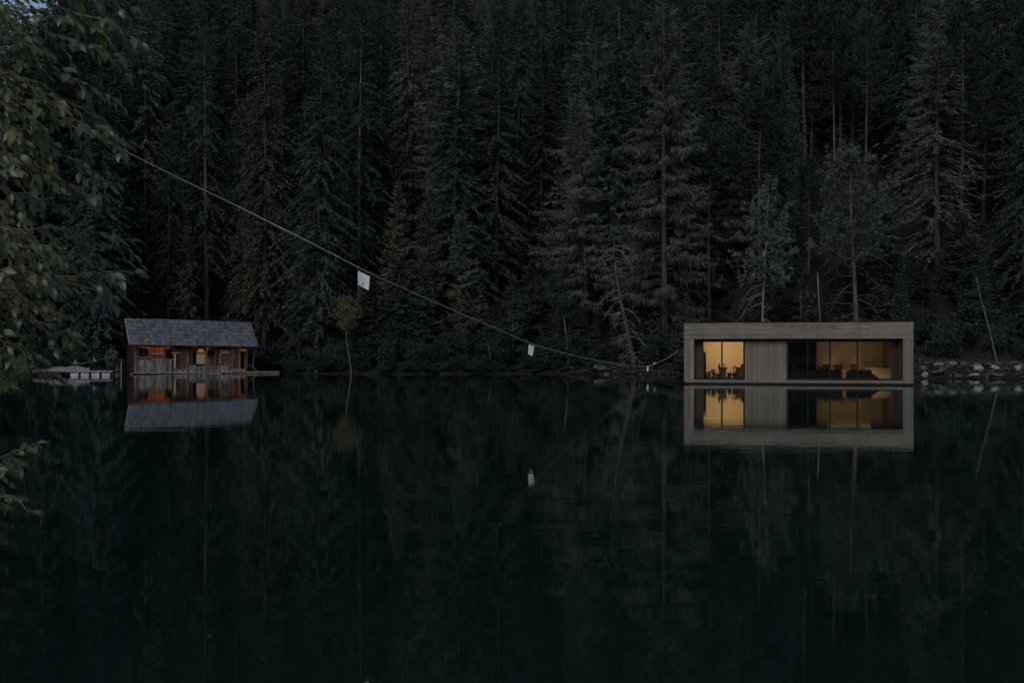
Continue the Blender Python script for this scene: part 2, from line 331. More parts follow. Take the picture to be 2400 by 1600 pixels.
def spruce(seed, H=24, zb=3.0, Rm=3.0, dense=1.0, hang=1.0, gap=0.0, r0=0.24, shape=0.8, dead=True, bark='bark', leaf='spruce', lean=0.0, wispy=False, young=False):
    rng = np.random.default_rng(seed)
    P, rad = trunk_mb(rng, H, r0, lean)
    tb = MB(); tb.tube(P, rad, 7)
    if dead and zb > 1.5: dead_limbs(tb, rng, P, 1.2, zb+0.15*(H-zb), 0.75, Rm*.55, 0, .024)
    cb = MB(); K = []
    z = zb; step = 0.34 if not young else 0.2
    while z < H-0.25:
        t = (z-zb)/(H-zb)
        env = Rm*((1-t)**shape)*(0.6+0.4*sstep(0, .15, t)) + 0.15
        nb = rng.integers(4, 7)
        for _ in range(nb):
            if rng.uniform() < gap: continue
            az = rng.uniform(0, 6.28); L = env*rng.uniform(0.6, 1.15)
            up = sstep(0.55, 1.0, t)
            if wispy: a, b, c = .15+.5*up, -.75*(1-up), .55*(1-up)
            elif young: a, b, c = .35+.4*up, -.25, .12
            else: a, b, c = rng.uniform(-.05, .25)+.55*up, -rng.uniform(.75, 1.15)*(1-up)-.12, rng.uniform(.30, .52)*(1-up)
            p0 = at_h(P, z+rng.uniform(-.15, .15)); B = bough(p0, az, L, a, b, c, 7)
            B[2:] += rng.normal(0, .03*L, (5, 3))
            cb.tube(B, np.linspace(.012+.009*L, .006, 7), 3, 1, cap=False)
            out = np.array([math.cos(az), math.sin(az), 0.0]); lat = np.array([-out[1], out[0], 0.0])
            n = int((L/0.075)*2*dense*(0.75 if wispy else 1.0)) + 6
            s = rng.uniform(0.10 if not wispy else .2, 1.0, n)**0.85
            f = s*6; i = np.minimum(f.astype(int), 5); w = (f-i)[:, None]
            q = B[i]*(1-w) + B[i+1]*w
            sg = np.where(rng.uniform(size=n) < .5, -1.0, 1.0)
            hg = hang*(0.9*(1-up)+.05)
            d = out[None]*rng.uniform(.15, .75, (n, 1)) + lat[None]*(sg*rng.uniform(.1, .85, n))[:, None] + np.array([0, 0, -1.0])[None]*(hg*rng.uniform(.15, 1.25, n))[:, None] + np.array([0, 0, .35*up])
            d = unit(d)
            ln = (rng.uniform(.22, .62, n)*(1.05-.45*s))*min(1.0, .42+L/3.2)*(1.5 if wispy else 1.0)
            wd = ln*rng.uniform(.20, .34, n)*(0.40 if wispy else 1.0)
            K.append(kites(q, d, ln, wd, rng))
            tn = 4; td = unit(np.array([B[-1]-B[-2]]*tn) + rng.normal(0, .06*L, (tn, 3)))
            K.append(kites(np.array([B[-1]]*tn), td, np.full(tn, .22*min(1, .4+L/3)), np.full(tn, .05), rng))
        z += step*rng.uniform(.75, 1.3)*(0.7+0.5*(1-t))
    top = at_h(P, H-.25)
    n = 26; d = unit(rng.normal(0, .5, (n, 3)) + np.array([0, 0, .55])); K.append(kites(np.repeat(top[None], n, 0)+rng.normal(0, .05, (n, 3)), d, rng.uniform(.15, .4, n), np.full(n, .05), rng))
    cb.quads(np.concatenate(K), 0)
    return tb.mesh("trunk", M[bark], True), cb.mesh("crown", [M[leaf], M['bark_dark']])
def pine(seed, H=16, zb=7, Rm=3.2, r0=0.2, bark='bark', leaf='pine', lean=0.0, flat=0.5, deadL=2.4, dead0=1.2, bend=.35, gap=0.0):
    rng = np.random.default_rng(seed)
    P, rad = trunk_mb(rng, H, r0, lean, bend)
    tb = MB(); tb.tube(P, rad, 8)
    dead_limbs(tb, rng, P, dead0, zb+.25*(H-zb), 0.55, deadL, 0, .034, 1.0, 4)
    cb = MB(); K = []
    z = zb
    while z < H-.1:
        t = (z-zb)/(H-zb)
        env = Rm*(1-t)**flat*(.6+.4*sstep(0, .15, t)) + .25
        for _ in range(rng.integers(4, 7)):
            if rng.uniform() < gap: continue
            az = rng.uniform(0, 6.28); L = env*rng.uniform(.5, 1.2)
            B = bough(at_h(P, z), az, L, .15+.55*t, -.45*(1-t), .45, 6); B[2:] += rng.normal(0, .05*L, (4, 3))
            cb.tube(B, np.linspace(.014+.012*L, .008, 6), 3, 1, cap=False)
            for k in range(int(3+L*3.0)):
                s = rng.uniform(.3, 1.0); f = s*5; i = min(int(f), 4); q = B[i]*(1-f+i)+B[i+1]*(f-i)
                d = unit(np.array([math.cos(az), math.sin(az), .1])*.7 + rng.normal(0, .5, 3)); l = rng.uniform(.25, .7)*min(1, .5+L/4)
                e = q + d*l + np.array([0, 0, .08])
                cb.tube(np.stack([q, (q+e)/2+[0, 0, -.03], e]), [.012, .009, .005], 3, 1, cap=False)
                for u in (0.45, 0.75, 1.0):
                    c0 = q+(e-q)*u; n = 11
                    nd = unit(rng.normal(0, .6, (n, 3)) + d*.7 + np.array([0, 0, .35]))
                    K.append(kites(np.repeat(c0[None], n, 0), nd, rng.uniform(.14, .28, n), rng.uniform(.045, .07, n), rng))
        z += rng.uniform(.38, .62)
    cb.quads(np.concatenate(K), 0)
    return tb.mesh("trunk", M[bark], True), cb.mesh("crown", [M[leaf], M['bark_dark']])
def broadleaf(seed, H=7, zb=3, Rm=1.8, r0=.07, lean=0.0, leaf='broad', bark='bark_pale', nl=3500, ls=.13, curve=0.0):
    rng = np.random.default_rng(seed)
    P, rad = trunk_mb(rng, H, r0, lean, .15)
    P[:, 0] += curve*np.sin(np.linspace(0, 1, len(P))*math.pi)
    tb = MB(); tb.tube(P, rad, 6)
    cb = MB(); K = []
    nb = 26
    for k in range(nb):
        z = zb + (H-zb)*rng.uniform(-.1, .92); az = rng.uniform(0, 6.28); L = Rm*rng.uniform(.4, 1.1)*math.sin(math.pi*np.clip((z-zb)/(H-zb)*.8+.18, 0.1, 1))
        B = bough(at_h(P, z), az, L, rng.uniform(.2, .9), -.35, 0, 5); B[1:] += rng.normal(0, .06*L, (4, 3))
        cb.tube(B, np.linspace(.02, .005, 5), 3, 1, cap=False)
        n = nl//nb; s = rng.uniform(.25, 1.02, n); f = np.clip(s*4, 0, 3.99); i = f.astype(int); w = (f-i)[:, None]
        q = B[i]*(1-w)+B[i+1]*w + rng.normal(0, .16*(.5+L), (n, 3))
        d = unit(rng.normal(0, .7, (n, 3)) + np.array([0, 0, -.35]))
        ln = ls*rng.uniform(.6, 1.3, n); K.append(kites(q, d, ln, ln*.62, rng))
    cb.quads(np.concatenate(K), 0)
    return tb.mesh("trunk", M[bark], True), cb.mesh("crown", [M[leaf], M['bark_dark']])
def shrub_mesh(seed, H=2.2, Rm=1.5, leaf='broad', nl=2600, ls=.14):
    rng = np.random.default_rng(seed); cb = MB(); K = []
    for k in range(22):
        az = rng.uniform(0, 6.28); L = rng.uniform(.5, 1.0); el = rng.uniform(.5, 1.45)
        tip = np.array([math.cos(az)*Rm*math.cos(el)*L, math.sin(az)*Rm*math.cos(el)*L, H*L*math.sin(el)])
        B = np.stack([[0, 0, -.2], tip*.4+rng.normal(0, .08, 3)+[0, 0, .12], tip*.75+rng.normal(0, .1, 3)+[0, 0, .1], tip])
        cb.tube(B, [.022, .015, .01, .004], 3, 1, cap=False)
        n = nl//22; s = rng.uniform(.3, 1.03, n); f = np.clip(s*3, 0, 2.99); i = f.astype(int); w = (f-i)[:, None]
        q = B[i]*(1-w)+B[i+1]*w + rng.normal(0, .15, (n, 3))*[1, 1, .8]
        d = unit(rng.normal(0, .7, (n, 3)) + np.array([0, 0, -.1])); ln = ls*rng.uniform(.6, 1.4, n)
        K.append(kites(q, d, ln, ln*.6, rng))
    V = np.concatenate(K); V[:, :, 2] = np.maximum(V[:, :, 2], 0.02); cb.quads(V, 0)
    return cb.mesh("foliage", [M[leaf], M['bark_dark']])

TREES = []   # (object, kind word, px, d)
def plant_tree(meshes, name, x, y, scale=1.0, rz=0.0, sx=1.0, label=None, group=None, z=None, cat="tree", tilt=(0, 0)):
    z = float(terrain(x, y)) if z is None else z
    e = empty(name, (x, y, z), (tilt[0], tilt[1], rz)); e.scale = (scale*sx, scale*sx, scale)
    mobj("trunk", meshes[0], e); mobj("crown", meshes[1], e)
    tag(e, label, cat, group); return e
def hero(meshes, name, px, py_top, d, H0, label, rz=0.0, sx=1.0, group=None, fix=None, tilt=(0, 0)):
    """a tree the photograph lets one single out: height from its visible top"""
    x = X(px, d); zg = float(terrain(x, d)); top = Z(py_top, d)
    sc = (top-zg)/H0 if fix is None else fix
    return plant_tree(meshes, name, x, d, sc, rz, sx/sc if sx else 1.0, label, group, tilt=tilt)

# prototypes
SP = [spruce(11, 24, 2.0, 3.7, 1.0, 1.0, .0, shape=.6), spruce(12, 25, 3.0, 3.2, 1.0, 1.1, .08, shape=.55, leaf='spruce_blue'),
      spruce(13, 22, 1.5, 3.9, 1.0, .9, .05, shape=.65), spruce(14, 26, 5.0, 3.3, .9, 1.2, .15, shape=.55), spruce(15, 23, 1.5, 3.4, 1.05, 1.0, .0, shape=.6, leaf='spruce_blue'),
      spruce(16, 25, 3.0, 3.8, .95, 1.15, .10, shape=.6, leaf='spruce'), spruce(17, 24, 6.0, 3.0, .8, 1.0, .28, shape=.55, bark='bark')]
YS = [spruce(21, 9, .5, 2.1, 1.2, .35, 0, r0=.1, young=True, dead=False, leaf='spruce_olive', shape=.9),
      spruce(22, 8, .5, 1.7, 1.2, .4, 0, r0=.09, young=True, dead=False, leaf='spruce', shape=.85)]
LA = [spruce(31, 25, 2.5, 5.0, 1.6, 1.0, .06, r0=.3, wispy=True, leaf='larch', shape=.62), spruce(32, 22, 3, 3.8, 1.5, 1.0, .12, r0=.2, wispy=True, leaf='larch', shape=.7)]
PI = [pine(41, 16.5, 7.6, 4.3, .20, 'bark_red', bend=.5, deadL=3.4, flat=.75, gap=.0), pine(42, 13, 6.6, 2.5, .12, 'bark_pale', deadL=2.3, flat=.9, gap=.25), pine(43, 22, 11, 3.6, .20, 'bark', leaf='spruce_blue', deadL=2.4)]
BL = [broadleaf(51, 7, 3.4, 1.7, .06, nl=4200), broadleaf(52, 13, 4, 2.6, .11, nl=7000, ls=.16, bark='bark'), ]
SH = [shrub_mesh(61), shrub_mesh(62, 1.5, 1.3, 'broad', 2000, .12), shrub_mesh(63, 2.8, 1.6, 'broad', 3000, .15)]

# hero trees, each told apart by its own look
spr_olive = spruce(71, 27, 3.5, 3.7, 1.05, 1.1, .08, r0=.26, leaf='spruce_olive', shape=.58)
small_olive = spruce(72, 12, 1.0, 2.3, .8, .7, .12, r0=.12, leaf='spruce_olive', shape=.9, dead=False)
trunky = spruce(73, 29, 6, 3.6, .95, 1.1, .18, r0=.21, shape=.6, bark='bark_pale')
droopy = spruce(74, 26, 2.5, 4.3, 1.0, 1.3, .08, r0=.26, shape=.6)
ragged = spruce(75, 26, 2.5, 4.6, .95, 1.0, .28, r0=.3, leaf='larch', shape=.5)
brown = spruce(76, 27, 4, 3.4, .9, 1.0, .12, r0=.25, leaf='larch', shape=.6)
hero(small_olive, "spruce_tree", 435, 530, 90.5, 12, "light olive young spruce standing directly behind the boathouse roof", sx=1)
hero(spr_olive, "spruce_tree", 620, 30, 91, 27, "tall olive-green spruce with pale trunk right of the boathouse, topmost branches near frame top", 1.0)
hero(SP[3], "spruce_tree", 395, 250, 92, 26, "slender dark spruce with bare trunk stretch rising left of the olive spruce", .6, .8)
hero(trunky, "spruce_tree", 842, 8, 90, 29, "very tall spruce with a long pale bare trunk behind the larger white sheet", 2.0)
hero(YS[0], "spruce_tree", 928, 425, 87, 9, "left of three young bright green spruces right of the larger white sheet", 0, 1.0)
hero(YS[0], "spruce_tree", 1001, 447, 86.5, 9, "middle of three young bright green spruces right of the larger white sheet", 2.2, 1.1)
hero(YS[0], "spruce_tree", 1092, 478, 86, 9, "right of three young bright green spruces right of the larger white sheet", 4.0, .95)
hero(droopy, "spruce_tree", 1163, 128, 93, 26, "large spruce with strongly drooping boughs at centre, above the three young spruces", .5)
hero(SP[5], "spruce_tree", 1268, 172, 99, 25, "grey-green spruce with upcurved boughs just right of the large drooping spruce", 1.4)
hero(LA[1], "larch_tree", 1378, 222, 86, 22, "wispy olive larch with a slanting trunk left of the giant larch", .3, 1.0, tilt=(0, R(-3)))
hero(LA[0], "larch_tree", 1558, -25, 84, 25, "giant wispy larch with long arching boughs left of the floating house", 1.1, 1.0)
hero(PI[1], "pine_tree", 1787, 432, 76, 13, "slim pine with straight grey trunk and bare drooping lower limbs behind floating house", .8, 1.0)
hero(PI[0], "pine_tree", 2006, 350, 75, 16.5, "broad pine with reddish crooked trunk and many bare limbs behind floating house", 2.6, 1.0)
hero(PI[2], "pine_tree", 1783, 165, 86, 22, "tall pine with bare grey trunk above the slim pine with bare limbs", 0.0, 1.0)
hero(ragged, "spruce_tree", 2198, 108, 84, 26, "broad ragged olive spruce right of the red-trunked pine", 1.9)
hero(PI[2], "pine_tree", 2304, 112, 92, 22, "dark bushy pine near the right edge, above the leaning pale pole", 3.0, 1.1)
hero(SP[1], "spruce_tree", 2125, 18, 101, 25, "narrow pointed spruce at the top, right of centre of the floating house", .2)
hero(brown, "spruce_tree", 342, -30, 99, 27, "brownish tall spruce at the top edge, left of the slender dark spruce", 1.2)
hero(brown, "spruce_tree", 960, -10, 104, 27, "brownish thin spruce at the top edge, above the left young spruce", 3.2)
hero(SP[6], "spruce_tree", 2396, 128, 88, 24, "sparse spruce with pale trunk cut by the right edge of the picture", .9)
hero(SP[6], "spruce_tree", 485, 60, 94, 24, "sparse spruce with thin pale trunk between brownish spruce and tall olive spruce", 2.9)
hero(PI[2], "pine_tree", 1893, 385, 83, 22, "small dark pine half hidden left of the red-trunked pine", 4.0, .6)
b1 = broadleaf(81, 7.5, 4.8, 1.5, .05, -.16, nl=3800, curve=.3)
hero(b1, "birch_tree", 1332, 642, 81.5, 7.5, "small round-topped leafy tree on a thin pale leaning trunk beside smaller white sheet", 0, .9)
b2 = broadleaf(82, 6.8, 3.8, 1.25, .055, -.12, leaf='autumn', nl=3200, ls=.15, curve=-.25)
hero(b2, "birch_tree", 826, 688, 80.6, 6.8, "small brownish-leaved tree on a pale leaning trunk below the larger white sheet", 0, .9)

# bare dead conifer on the shore
rng = np.random.default_rng(90)
P, rad = trunk_mb(rng, 10.6, .22, 0, .3)
P[:, 0] += np.linspace(1.9, 0, len(P))**1.6*.55
tb = MB(); tb.tube(P, rad, 8)
db = MB(); dead_limbs(db, rng, P, .9, 10.2, .30, 2.2, 0, .036, 1.2, 7)
e = empty("dead_tree", (X(1445, 80.8), 80.8, float(terrain(X(1445, 80.8), 80.8))))
tb.build("trunk", M['bark'], e, True); db.build("limb", M['bark_pale'], e)
tag(e, "bare grey dead conifer with drooping twigs at the water's edge", "tree")
# leaning bare poles among the trees
def pole(pts, r, label, mat='bark_pale'):
    o = MB().tube([tuple(p) for p in pts], np.linspace(r, r*.5, len(pts)), 6).build("dead_sapling", M[mat], None, True)
    tag(o, label, "dead sapling", "bare saplings along the shore"); return o
pole([px_at(2346, 878, 70.5), px_at(2334, 838, 71), px_at(2318, 770, 71.8), px_at(2296, 690, 72.6), px_at(2288, 650, 73)], .085, "thin grey dead trunk leaning left over the stony right bank", 'bark')
pole([px_at(1923, 765, 74.5), px_at(1919, 700, 74.6), px_at(1916, 640, 74.8)], .07, "short pale bare trunk rising behind the middle of the floating house roof")
pole([px_at(1877, 770, 74.5), px_at(1877, 680, 74.6)], .05, "thin grey sapling pole behind the floating house roof, left of the short bare trunk", 'bark')
pole([px_at(1160, 872, 80.5), px_at(1150, 842, 80.9), px_at(1143, 800, 81.2)], .05, "thin curved grey stem on the dark shore below the three young spruces", 'bark')

# the rest of the wood
HEROES = [(o.location.x/o.location.y*F+1200, o.location.y) for o in bpy.data.objects if o.parent is None and o.get("category") == "tree" and o.location.y > 60]
def hides_hero(px, y): return any(y < d+2.0 and abs(px-h) < (150 if d < 86 else 95) for h, d in HEROES)
def occupied(x, y, pts, r): return any((x-a)**2+(y-b)**2 < r*r for a, b in pts)
rnd = random.Random(4)
pts = [(o.location.x, o.location.y) for o in bpy.data.objects if o.parent is None and o.get("category") == "tree"]
fill = []
tries = 0
while len(fill) < 285 and tries < 20000:
    tries += 1
    y = 83 + 50*rnd.random()**1.15
    px = rnd.uniform(-90, 2490)
    x = X(px, y)
    if y < float(shore(x)) + 3.0: continue
    if px < 60 and y > 100: continue
    if -32 < x < -19.5 and y < 91.5: continue
    if hides_hero(px, y): continue
    if 1840 < px < 2160 and y < 97: continue          # dark gap behind the red-trunked pine
    if occupied(x, y, pts, 2.4 + (y-83)*.035): continue
    pts.append((x, y)); fill.append((x, y, px))
# nearer right bank, where the shore comes forward
for px, y in ((2400, 80), (2250, 86), (1680, 87), (2440, 82), (-60, 86), (15, 88), (60, 92), (105, 86), (-20, 95), (40, 84), (610, 121), (650, 127), (690, 117), (730, 124), (770, 131), (800, 119), (850, 126), (560, 129), (900, 132), (480, 124), (1420, 124), (1660, 118), (540, 114)):
    x = X(px, y)
    if not occupied(x, y, pts, 1.6): pts.append((x, y)); fill.append((x, y, px))
for k in range(27):                     # topmost row, closing the slope to the top of the picture
    px = 110 + k*88 + rnd.uniform(-25, 25); y = 139 + 14*((k*.618) % 1); fill.append((X(px, y), y, px))
for px, y in ((-110, 88), (-70, 92), (-35, 86.5), (0, 91), (30, 95)): fill.append((X(px, y), y, px))
for x, y, px in fill:
    k = rnd.random()
    if k < .09: ms, nm, kd = rnd.choice(LA), "larch_tree", "larch"
    elif k < (.16 if px < 1600 else .28): ms, nm, kd = PI[2], "pine_tree", "pine"
    elif k < .20 and y < 95: ms, nm, kd = BL[1], "leafy_tree", "leafy tree"
    else: ms, nm, kd = rnd.choice(SP), "spruce_tree", "spruce"
    sc = rnd.uniform(.55, 1.0)**.7*1.12
    if px < 130:                       # the ridge drops at the left, a scrap of sky shows over the tree tops
        sc = (Z(50+rnd.uniform(0, 80), y)-float(terrain(x, y)))/24.0
    o = plant_tree(ms, nm, x, y, sc, rnd.uniform(0, 6.28), rnd.uniform(.8, 1.3))
    TREES.append((o, kd, px, y))
# small trees and saplings close to the water
for px, y, k, s in ((700, 83, 1, .9), (560, 93, 1, 1.1), (1200, 83.5, 1, .9), (1490, 82.5, 1, .5), (1545, 81.6, 0, .42), (1350, 83.8, 1, .7), (860, 83.6, 0, .8),
                    (200, 84, 1, .9), (120, 84.5, 0, .9), (2190, 74.5, 1, .5), (2300, 75.5, 1, .7), (2360, 74, 1, .5), (1660, 79, 1, .6), (1730, 78.4, 0, .5), (1960, 78.5, 1, .6), (2060, 77.5, 0, .6), (2110, 75, 1, .6), (1610, 79.5, 0, .7)):
    o = plant_tree(YS[k], "spruce_sapling", X(px, y), y, s, px*.7)
    TREES.append((o, "young spruce", px, y))
for k in range(58):
    px = 130 + (k*277.3) % 2280; y = 82.5 + rnd.uniform(0, 9)
    if px > 1620: y -= 6
    x = X(px, y)
    if y < float(shore(x)) + 1.5 or (-32 < x < -19.5 and y < 91.5) or occupied(x, y, pts, 1.1): continue
    pts.append((x, y)); o = plant_tree(YS[1], "spruce_sapling", x, y, rnd.uniform(.35, .95), rnd.uniform(0, 6.28), rnd.uniform(1.0, 1.5))
    TREES.append((o, "young spruce", px, y))
ORD = []
ORD += ["first", "second", "third", "fourth", "fifth", "sixth", "seventh", "eighth", "ninth", "tenth", "eleventh", "twelfth", "thirteenth", "fourteenth", "fifteenth",
       "sixteenth", "seventeenth", "eighteenth", "nineteenth", "twentieth"] + [f"twenty-{w}" for w in ("first", "second", "third", "fourth", "fifth", "sixth", "seventh", "eighth", "ninth")] + ["thirtieth"] + [f"thirty-{w}" for w in ("first", "second", "third", "fourth", "fifth", "sixth", "seventh", "eighth", "ninth")] + ["fortieth"] + [f"forty-{w}" for w in ("first", "second", "third", "fourth", "fifth", "sixth", "seventh", "eighth", "ninth")]+["fiftieth"] + [f"fifty-{w}" for w in ("first", "second", "third", "fourth", "fifth", "sixth", "seventh", "eighth", "ninth")]
SECT = [(230, "behind the near leafy branches"), (460, "above the boathouse's left half"), (640, "above the boathouse's right half"), (860, "between boathouse and larger white sheet"),
        (1120, "above the three young spruces"), (1350, "above the smaller white sheet"), (1610, "left of the floating house"), (1880, "above the floating house's left half"),
        (2150, "above the floating house's right half"), (9999, "right of the floating house")]
HIDDEN = {1, 5, 20, 24, 35, 42, 48, 50, 52, 56, 82, 83, 94, 97, 105, 117, 138, 139, 140, 141, 169, 188, 192, 214, 221, 222, 241, 245, 246, 251, 274, 283, 313, 314, 315, 316, 318, 319, 320, 321, 340, 363, 377}   # wholly behind other trees
for i in HIDDEN:
    o = TREES[i][0]
    for c in list(o.children): bpy.data.objects.remove(c)
    bpy.data.objects.remove(o)
TREES = [t for i, t in enumerate(TREES) if i not in HIDDEN]
for px, y, top in ((150, 97, -12), (178, 103, -35), (212, 109, -30), (250, 116, -40), (285, 106, -35), (235, 99, 30), (205, 124, -20), (300, 128, -60), (165, 112, -30), (268, 96, 10), (330, 119, -50), (190, 93, 90), (121, 90, 12), (138, 95, -20), (103, 99, 42), (600, 150, -60), (640, 156, -60), (682, 150, -65), (722, 158, -70), (556, 152, -60), (515, 149, -50), (765, 152, -60)):
    x = X(px, y); ms = SP[int(px) % 6]; o = plant_tree(ms, "spruce_tree", x, y, (Z(top, y)-float(terrain(x, y)))/24.2, px*.7, rnd.uniform(.8, 1.1)); TREES.append((o, "spruce", px, y))
cells = {}
for o, kd, px, y in TREES:
    sec = next(s for m, s in SECT if px < m); tier = "near the shore" if y < 90 else "halfway up the slope" if y < 106 else "high on the slope"
    cells.setdefault((kd, tier, sec), []).append((px, o))
PL = {"spruce": "dark spruces", "larch": "wispy larches", "pine": "dark pines", "leafy tree": "leafy trees", "young spruce": "young spruces"}
for (kd, tier, sec), lst in cells.items():
    lst.sort(key=lambda q: q[0])
    for i, (px, o) in enumerate(lst):
        one = {"spruce": "lone dark spruce", "larch": "lone wispy larch", "pine": "lone dark pine", "leafy tree": "lone leafy tree", "young spruce": "lone young spruce"}[kd]
        lab = f"{one} {tier} {sec}" if len(lst) == 1 else f"{ORD[i]} {one[5:]} from left, {tier} {sec}"
        tag(o, lab, "tree", "forest trees on the hillside")

# shrubs along the water
shr = []
rs = random.Random(8)
for k in range(84):
    px = 40 + k*28 + rs.uniform(-12, 12)
    d0 = 80
    for _ in range(3): d0 = float(shore(X(px, d0)))
    y = d0 + (rs.uniform(.1, 1.0) if k % 2 else rs.uniform(1.2, 4.0))
    if 1380 < px < 1490: y += 3
    if px > 2120: y = d0 + 4.0 + rs.uniform(0, 4)
    e = empty("shrub", (X(px, y), y, float(terrain(X(px, y), y))), (0, 0, rs.uniform(0, 6.28))); s = rs.uniform(.55, 1.25); e.scale = (s, s, s*rs.uniform(.8, 1.3))
    mobj("foliage", SH[k % 3], e); shr.append((px, e))
for k in range(46):
    px = 1600 + (k*137.5) % 830; d0 = 72
    for _ in range(3): d0 = float(shore(X(px, d0)))
    y = max(d0 + 3.5, 69 if px > 1850 else 72) + rs.uniform(0.5, 12)
    e = empty("shrub", (X(px, y), y, float(terrain(X(px, y), y))), (0, 0, rs.uniform(0, 6.28))); s = rs.uniform(.7, 1.5); e.scale = (s, s, s*rs.uniform(.7, 1.2))
    mobj("foliage", SH[k % 3], e); shr.append((px, e))
HIDDEN_SHRUBS = {13, 14, 15, 16, 17, 18, 52, 58, 59, 60, 61, 66, 67, 70, 71, 72, 73, 81, 83, 84, 85, 86, 89, 94, 96, 97, 98, 106, 116}
for i in HIDDEN_SHRUBS:
    o = shr[i][1]
    for c in list(o.children): bpy.data.objects.remove(c)
    bpy.data.objects.remove(o)
shr = [t for i, t in enumerate(shr) if i not in HIDDEN_SHRUBS]
for k in range(30):                     # low growth hanging over the water
    px = 628 + k*26 + rs.uniform(-9, 9); d0 = 80
    for _ in range(3): d0 = float(shore(X(px, d0)))
    y = d0 + rs.uniform(.0, .5); e = empty("shrub", (X(px, y), y, max(float(terrain(X(px, y), y)), 0)-.05), (0, 0, rs.uniform(0, 6.28))); q = rs.uniform(.4, .75); e.scale = (q*1.2, q*1.2, q*.8)
    mobj("foliage", SH[k % 3], e); shr.append((px, e))
shr.sort(key=lambda q: q[0])
cells = {}
for px, o in shr: cells.setdefault(next(s for m, s in [(300, "left of the boathouse"), (620, "behind the boathouse"), (860, "right of the boathouse"), (1120, "below the three young spruces"), (1350, "below the smaller white sheet"), (1610, "left of the floating house"), (2140, "behind the floating house"), (9999, "on the stony right bank")] if px < m), []).append(o)
for s, lst in cells.items():
    for i, o in enumerate(lst): tag(o, f"{ORD[i]} from left of the dark leafy shrubs by the water {s}", "shrub", "shrubs along the shore")
sm = shrub_mesh(66, 1.9, .75, 'larch', 900, .16)
e = empty("shrub", (X(258, 79), 79.0, .45)); mobj("foliage", sm, e)
tag(e, "small pale upright shrub between the left dock and the boathouse", "shrub")

# ------------------------------------------------------------------ boathouse
BH = empty("boathouse", (X(314, 80), 80.0, 0.0), (0, R(0.75), R(29)))
tag(BH, "old wooden boathouse with grey shingle roof and reddish plank walls on the lake", "boathouse")
BL_, BD = 9.1, 4.4                                  # wall length, depth
ZE, YE, ZR, YR = 2.36, -0.48, 4.42, 2.2             # eave and ridge of the front slope
U0, U1 = -0.45, BL_+0.72
pitch = math.atan2(ZR-ZE, YR-YE); SL = math.hypot(ZR-ZE, YR-YE)
roof = MB()
def slab(mb, ya, za, yb, zb, u0, u1, th):
    n = Vector((0, -(zb-za), yb-ya)).normalized()*th
    v = [(u0, ya, za), (u1, ya, za), (u1, yb, zb), (u0, yb, zb)]
    v += [(a, b-n.y, c-n.z) for a, b, c in v]
    mb.add(v, [(0, 1, 2, 3), (7, 6, 5, 4), (0, 4, 5, 1), (1, 5, 6, 2), (2, 6, 7, 3), (3, 7, 4, 0)])
slab(roof, YE, ZE, YR, ZR, U0, U1, .07)
slab(roof, YR+.02, ZR, 2*YR-YE, ZE, U0, U1, .07)
roof = roof.build("roof", M['hutdark'], BH)
rs = random.Random(3)
shm = []
for k in range(5):
    w, l = .275, .60; j = [rs.uniform(-.02, .02) for _ in range(4)]
    mb = MB(); v = [(0, j[0], .034), (w, j[1], .034), (w-.004, l, .008), (.004, l, .008), (0, j[0], 0), (w, j[1], 0), (w-.004, l, -.004), (.004, l, -.004)]
    mb.add(v, [(0, 1, 2, 3), (7, 6, 5, 4), (0, 4, 5, 1), (1, 5, 6, 2), (2, 6, 7, 3), (3, 7, 4, 0)])
    shm.append(mb.mesh("shingle", M['shingle']))
ncol = 37; dw = (U1-U0-.12)/ncol
for c in range(7):
    for k in range(ncol):
        s = c*SL/7 - .04 + rs.uniform(-.012, .012)
        u = U0+.06 + k*dw + (0.5*dw if c % 2 else 0)*0.6 - .05
        u = min(max(u, U0+.03), U1-.30)
        o = mobj("shingle", shm[rs.randrange(5)], roof, (u+rs.uniform(-.008, .008), YE+s*math.cos(pitch)-.03*math.sin(pitch), ZE+s*math.sin(pitch)+.022*math.cos(pitch)+rs.uniform(0, .012)),
                 (pitch+rs.uniform(-.02, .0), rs.uniform(-.012, .012), rs.uniform(-.025, .025)))
for u in (U0-.02, U1-.04):                          # verge boards standing proud at both ends
    mb = MB(); slab(mb, YE-.06, ZE+.06, YR+.02, ZR+.12, u, u+.07, .17); mb.build("verge_board", M['greyplank'], roof)
MB().tube([(U0, YR, ZR+.05), (3, YR, ZR+.075), (6, YR, ZR+.04), (U1, YR, ZR+.05)], .055, 6).build("ridge_cap", M['greyplank'], roof, True)
mb = MB().tube([(U0, YE-.03, ZE-.02), (U1, YE-.03, ZE-.05)], .05, 6); mb.build("gutter", M['hutdark'], roof, True)
MB().tube([(U1-.10, YE, ZE-.05), (U1-.16, YE+.25, ZE-.35), (U1-.24, -.02, 1.2), (U1-.26, -.02, .35)], .03, 6).build("downpipe", M['metal'], BH, True)
